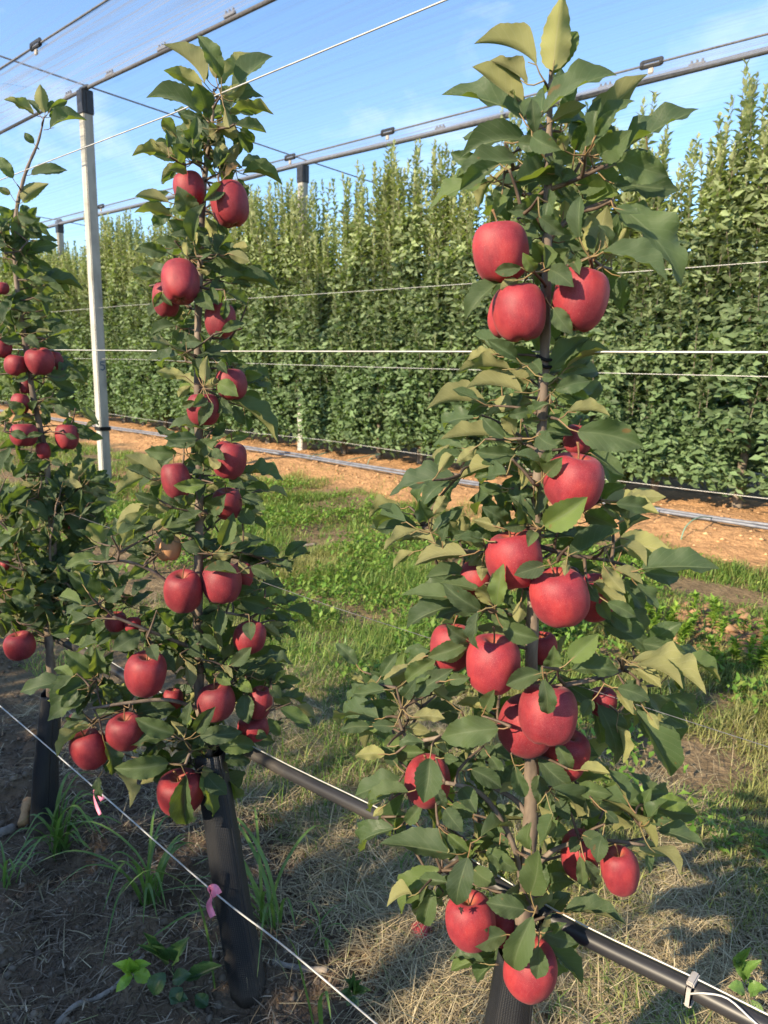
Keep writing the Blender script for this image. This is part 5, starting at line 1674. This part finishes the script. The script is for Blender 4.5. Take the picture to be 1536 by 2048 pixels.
clods('soil_crumbs', 18000, -4.0, 0.2, 0.25, 1.6, 0.002, 0.017, [(0.14, 0.105, 0.076), (0.095, 0.070, 0.052), (0.19, 0.148, 0.11)], 51, lambda x, y: zones(x, y)[0] * 0.75, 'dark crumbs of soil between the near trunks')
clods('clay_clods', 8000, -16.0, 0.8, 5.6, 8.3, 0.004, 0.032, [(0.46, 0.27, 0.138), (0.40, 0.23, 0.115), (0.50, 0.30, 0.16)], 52, lambda x, y: zones(x, y)[2] * (0.15 + 0.7 * sstep(0.4, 0.6, fbm(x, y, 3.0, 3, 53))), 'orange clay clods on the far bank')
clods('alley_clods', 9000, -8.0, 0.8, 3.9, 5.3, 0.008, 0.06, [(0.27, 0.16, 0.09), (0.20, 0.12, 0.07)], 54, lambda x, y: zones(x, y)[1] * 0.8, 'brown soil clods on the bare strip in the alley')


# ------------------------------------------------------------------ single plants and litter that can be pointed at
def blade_mesh(name, pts, w, fold=0.3):
    """A long grass blade along points, keeled along its middle."""
    P = [Vector(p) for p in smooth_path([tuple(p) for p in pts], 5)]
    V, F = [], []
    n = len(P)
    for i, p in enumerate(P):
        t = (P[min(i + 1, n - 1)] - P[max(i - 1, 0)]).normalized()
        s = t.cross(Vector((0, 0, 1)))
        s = s.normalized() if s.length > 1e-3 else Vector((1, 0, 0))
        u = s.cross(t)
        f = i / (n - 1)
        ww = w * min(1.0, 0.55 + f * 2) * (1 - f ** 2.2) * 0.5 + 0.0002
        V += [p - s * ww + u * ww * fold, p, p + s * ww + u * ww * fold]
    for i in range(n - 1):
        for j in (0, 1):
            F.append((3 * i + j, 3 * i + j + 1, 3 * i + j + 4, 3 * i + j + 3))
    return V, F


def green_mat(name, c0, c1):
    mt, nt, out = mat_new(name)
    tc = N(nt, 'ShaderNodeTexCoord')
    n = N(nt, 'ShaderNodeTexNoise', Scale=22.0, Detail=3.0)
    nt.links.new(tc.outputs['Object'], n.inputs['Vector'])
    c = ramp(nt, n.outputs['Fac'], [(0.3, c0), (0.7, c1)])
    bs = N(nt, 'ShaderNodeBsdfPrincipled', Roughness=0.42)
    nt.links.new(c, bs.inputs['Base Color'])
    tr = N(nt, 'ShaderNodeBsdfTranslucent')
    nt.links.new(mixc(nt, 1.0, c, (1.5, 1.6, 0.6), 'MULTIPLY'), tr.inputs['Color'])
    mx = N(nt, 'ShaderNodeMixShader', Fac=0.3)
    nt.links.new(bs.outputs[0], mx.inputs[1])
    nt.links.new(tr.outputs[0], mx.inputs[2])
    nt.links.new(mx.outputs[0], out.inputs['Surface'])
    return mt


M_BLADE = green_mat('broad_grass_blade', (0.085, 0.165, 0.042), (0.15, 0.25, 0.065))
M_BRIGHT = green_mat('bright_weed_leaf', (0.22, 0.38, 0.05), (0.33, 0.48, 0.08))
M_DULL = green_mat('dull_weed_leaf', (0.035, 0.08, 0.030), (0.065, 0.125, 0.045))


def tuft(px, py, n, l0, l1, w, label, seed, spread=0.9, lean=(0, 0)):
    p = at_z(px, py, 0.02)
    p.z = gz1(p.x, p.y)
    root = empty('grass_tuft', p)
    tag(root, label, 'grass tuft', 'broad-bladed grass tufts')
    r = random.Random(seed)
    for i in range(n):
        a = r.uniform(0, 6.283)
        ln = r.uniform(l0, l1)
        d = Vector((math.cos(a) + lean[0], math.sin(a) + lean[1], 0))
        rise = r.uniform(0.45, 0.9)
        out = spread * r.uniform(0.35, 0.8)
        b = p + Vector((r.uniform(-1, 1), r.uniform(-1, 1), 0)) * 0.025 + Vector((0, 0, -0.01))
        pts = [b, b + d * ln * out * 0.25 + Vector((0, 0, ln * rise * 0.55)), b + d * ln * out * 0.7 + Vector((0, 0, ln * rise * 0.8)), b + d * ln * out * 1.15 + Vector((0, 0, ln * rise * r.uniform(0.35, 0.75)))]
        V, F = blade_mesh('blade', pts, w * r.uniform(0.7, 1.15))
        child('blade', mesh_from('blade', V, F), M_BLADE, root)


tuft(118, 1690, 26, 0.16, 0.38, 0.014, 'broad-bladed grass tuft at the foot of the left guard', 1)
tuft(545, 1850, 13, 0.26, 0.46, 0.012, 'arching grass tuft on the mulch left of the middle guard', 2, 1.0, (-0.25, -0.05))
tuft(300, 1790, 18, 0.20, 0.42, 0.012, 'grass tuft half-way between the left and middle guards', 3, 1.0)
tuft(1010, 1330, 8, 0.14, 0.22, 0.008, 'grass tuft in the alley behind the nearest tree', 5)
tuft(690, 1320, 10, 0.14, 0.26, 0.008, 'tall grass tuft in the sunlit alley right of the middle tree', 6, 0.6)
tuft(1450, 1690, 9, 0.12, 0.26, 0.008, 'grass tuft in the straw near the right frame edge', 7)
tuft(640, 1890, 6, 0.10, 0.22, 0.007, 'small grass tuft right behind the middle guard', 8, 0.7)
tuft(20, 1760, 7, 0.12, 0.26, 0.010, 'grass tuft cut by the left frame edge', 9)


def single_blade(pxs, w, label):
    """A lone blade measured on the photograph, rising from the soil."""
    b = at_z(pxs[0][0], pxs[0][1], 0.0)
    f = Facing(b.x, b.y)
    pts = [f.at(px, py, dz) for px, py, dz in pxs]
    V, F = blade_mesh('wild_grass', pts, w)
    o = new_obj('wild_grass', mesh_from('wild_grass', V, F), M_BLADE)
    tag(o, label, 'grass', 'lone grass blades')


single_blade([(632, 2080, 0), (610, 1980, -.02), (585, 1890, -.04), (548, 1850, -.07)], 0.012, 'lone arching grass blade at the bottom right of the middle guard')
single_blade([(645, 2085, 0), (640, 2010, -.02), (652, 1985, -.04), (662, 2040, -.08)], 0.012, 'short folded grass blade at the bottom frame edge')
single_blade([(430, 1985, 0), (412, 1860, -.02), (380, 1780, -.05), (300, 1740, -.09), (240, 1790, -.12)], 0.009, 'long bowed grass blade left of the middle guard')


def broad_leaf(name, base, d, nrm, ln, w, mat, parent):
    me = LEAVES[hash((round(base.x * 1e4), round(ln * 1e4))) % 18].copy()
    me.materials[0] = mat
    o = new_obj(name, me, None, parent)
    d = d.normalized()
    n = (nrm - d * nrm.dot(d)).normalized()
    xx = d.cross(n)
    b = base - Vector(parent.location)
    o.matrix_world = Matrix(((xx.x * w, d.x * ln, n.x * ln, b.x), (xx.y * w, d.y * ln, n.y * ln, b.y), (xx.z * w, d.z * ln, n.z * ln, b.z), (0, 0, 0, 1)))


def seedling(px, py, leaves, mat, label, h=0.05):
    p = at_z(px, py, 0.02)
    p.z = gz1(p.x, p.y)
    root = empty('weed_seedling', p)
    tag(root, label, 'weed', 'broad-leaved seedlings')
    f = Facing(p.x, p.y)
    top = p + Vector((0, 0, h))
    tube('stem', [p - Vector((0, 0, 0.02)), p.lerp(top, 0.5) + Vector((0.004, 0.002, 0)), top], [0.0022, 0.0018, 0.0012], M_DULL, root, 6)
    for bx, by, tx, ty, w in leaves:
        b, t = f.at(bx, by, -0.06), f.at(tx, ty, -0.075)
        toc = (Vector(CAM) - b).normalized()
        broad_leaf('leaf', b, t - b, toc + Vector((0, 0, 0.8)), (t - b).length * 1.15, f.size(bx, by, w) * 1.2, mat, root)


seedling(262, 1950, [(262,1946,229,1930,24),(262,1944,258,1918,22),(266,1946,298,1930,20),(268,1948,299,1958,24),(264,1950,236,1980,18),(262,1950,250,1962,14)], M_BRIGHT, 'bright yellow-green seedling beside the grey stick')
seedling(345, 1965, [(350,1925,376,1880,28),(330,1945,310,1985,32),(345,1960,378,1950,26),(365,1975,345,2005,24),(370,1960,435,1935,24),(390,1990,412,2010,24),(330,1930,280,1895,16),(320,1910,290,1870,14),(340,1990,372,1998,18)], M_DULL, 'dull dark-leaved seedling next to the bright one', 0.07)
seedling(705, 1995, [(705,1985,690,1960,14),(706,1985,722,1962,14),(706,1988,738,1982,14),(704,1990,680,1992,14),(706,1992,715,2012,13),(704,1992,695,2010,13),(706,1975,708,1945,12)], M_DULL, 'small pale rosette weed on the soil right of the middle guard', 0.03)
seedling(1490, 1975, [(1490,1960,1470,1920,22),(1495,1960,1520,1925,24),(1490,1985,1460,1975,22),(1500,1990,1530,1980,24),(1490,2000,1475,2030,22),(1500,2000,1520,2035,22),(1480,1940,1500,1900,18)], M_BLADE, 'leafy green weed beside the hose at the right edge', 0.10)


def leafy_weed(px, py, rx, ry, h, n, label, seed, cols, tall=False):
    p = at_z(px, py, 0.0)
    p.z = gz1(p.x, p.y)
    root = empty('leafy_weed', p)
    tag(root, label, 'weed')
    g = np.random.default_rng(seed)
    SV, SF = [], []
    stems = []
    for i in range(26 if not tall else 4):
        a, q = g.uniform(0, 6.283), math.sqrt(g.random())
        b = Vector((p.x + rx * q * math.cos(a), p.y + ry * q * math.sin(a), 0))
        b.z = gz1(b.x, b.y)
        t = b + Vector((g.normal(0, 0.04), g.normal(0, 0.04), h * g.uniform(0.6, 1.0)))
        stems.append((b, t))
        v, f = tube_data([b, b.lerp(t, 0.5) + Vector((0.01, 0, 0)), t], [0.003, 0.0025, 0.0012], 5, False)
        o = len(SV)
        SV += v
        SF += [tuple(k + o for k in ff) for ff in f]
    child('stems', mesh_from('stems', SV, SF), M_BLADE, root)
    k = g.integers(0, len(stems), n)
    t = g.random(n) ** 0.7
    B = np.array([s[0] for s in stems])[k]
    T = np.array([s[1] for s in stems])[k]
    pos = B + (T - B) * t[:, None]
    ph, el = g.uniform(0, 6.283, n), np.radians(g.uniform(-5, 60, n))
    ax = np.stack([np.cos(ph) * np.cos(el), np.sin(ph) * np.cos(el), np.sin(el)], 1)
    nr = np.stack([-np.cos(ph) * np.sin(el), -np.sin(ph) * np.sin(el), np.cos(el)], 1)
    sz = g.uniform(0.03, 0.06, n) if not tall else g.uniform(0.06, 0.12, n)
    V, F = leaf_cloud(pos, ax, nr, sz, sz * (0.45 if not tall else 0.16), np.full(n, 0.06))
    o = child('foliage', mesh_from('foliage', V, F, smooth=False, col=np.repeat(pal(g, n, cols, [1] * len(cols)), 5, axis=0)), M_GRASS, root)
    o['kind'] = 'stuff'


leafy_weed(1375, 1285, 0.52, 0.40, 0.20, 1700, 'bright yellow-green bushy weed patch in alley right of nearest tree', 61, [(0.17, 0.29, 0.04), (0.24, 0.34, 0.055), (0.12, 0.22, 0.035)])
leafy_weed(792, 935, 0.10, 0.06, 1.15, 230, 'tall feathery green weed in front of the far trees', 62, [(0.12, 0.20, 0.04), (0.17, 0.25, 0.05)], True)
leafy_weed(650, 898, 0.35, 0.12, 0.30, 260, 'low yellowish weed at the foot of the far trees by the post', 63, [(0.22, 0.27, 0.05), (0.16, 0.22, 0.05)])
leafy_weed(1440, 1005, 0.20, 0.12, 0.55, 90, 'leafy sucker growing on the far bank near the right edge', 64, [(0.10, 0.19, 0.05), (0.14, 0.23, 0.06)])


def stick(pts, r, mat, label, seed):
    P = [at_z(px, py, 0.0) for px, py in pts]
    for q in P:
        q.z = gz1(q.x, q.y) + r * 0.9
    path = smooth_path([tuple(q) for q in P], 5)
    g = random.Random(seed)
    o = tube('stick', path, [r * (0.75 + 0.5 * g.random()) for _ in path], mat, None, 7)
    tag(o, label, 'stick', 'sticks lying on the ground')


stick([(112, 2056), (150, 2020), (195, 1995), (240, 1975), (290, 1940)], 0.0065, M_WOOD, 'grey crooked stick at the lower left beside a bright seedling', 1)
stick([(545, 1946), (600, 1950), (655, 1966)], 0.008, M_WOOD, 'short grey stick at the foot of the middle guard', 2)
stick([(0, 1672), (28, 1655)], 0.016, M_WOOD, 'brown stick end at the left frame edge', 3)
stick([(660, 1142), (690, 1110), (722, 1085)], 0.022, M_WOOD, 'weathered branch lying in the sunlit alley grass', 4)
stick([(600, 1095), (632, 1092)], 0.012, M_WOOD, 'small pale twig on the alley grass', 5)
stick([(46, 1652), (52, 1630), (58, 1612)], 0.016, M_SPLIT, 'orange split wood chunk leaning beside the left guard', 6)


def fallen(px, py, w, h, label, seed):
    p = at_z(px, py, 0.015)
    d = (p - Vector(CAM)).length
    r = w / 2 / FPX * d
    p.z = gz1(p.x, p.y) + r * 0.75
    put_apple(p, r, r * h / w, label, 'fallen apples', None, False, seed, Vector((0.7, 0.2, 0.3)), True)


fallen(842, 1868, 36, 38, 'small fallen red apple lying in the straw left of the lowest apples', 901)
fallen(148, 1437, 17, 17, 'tiny fallen apple on the soil behind the left guard', 902)
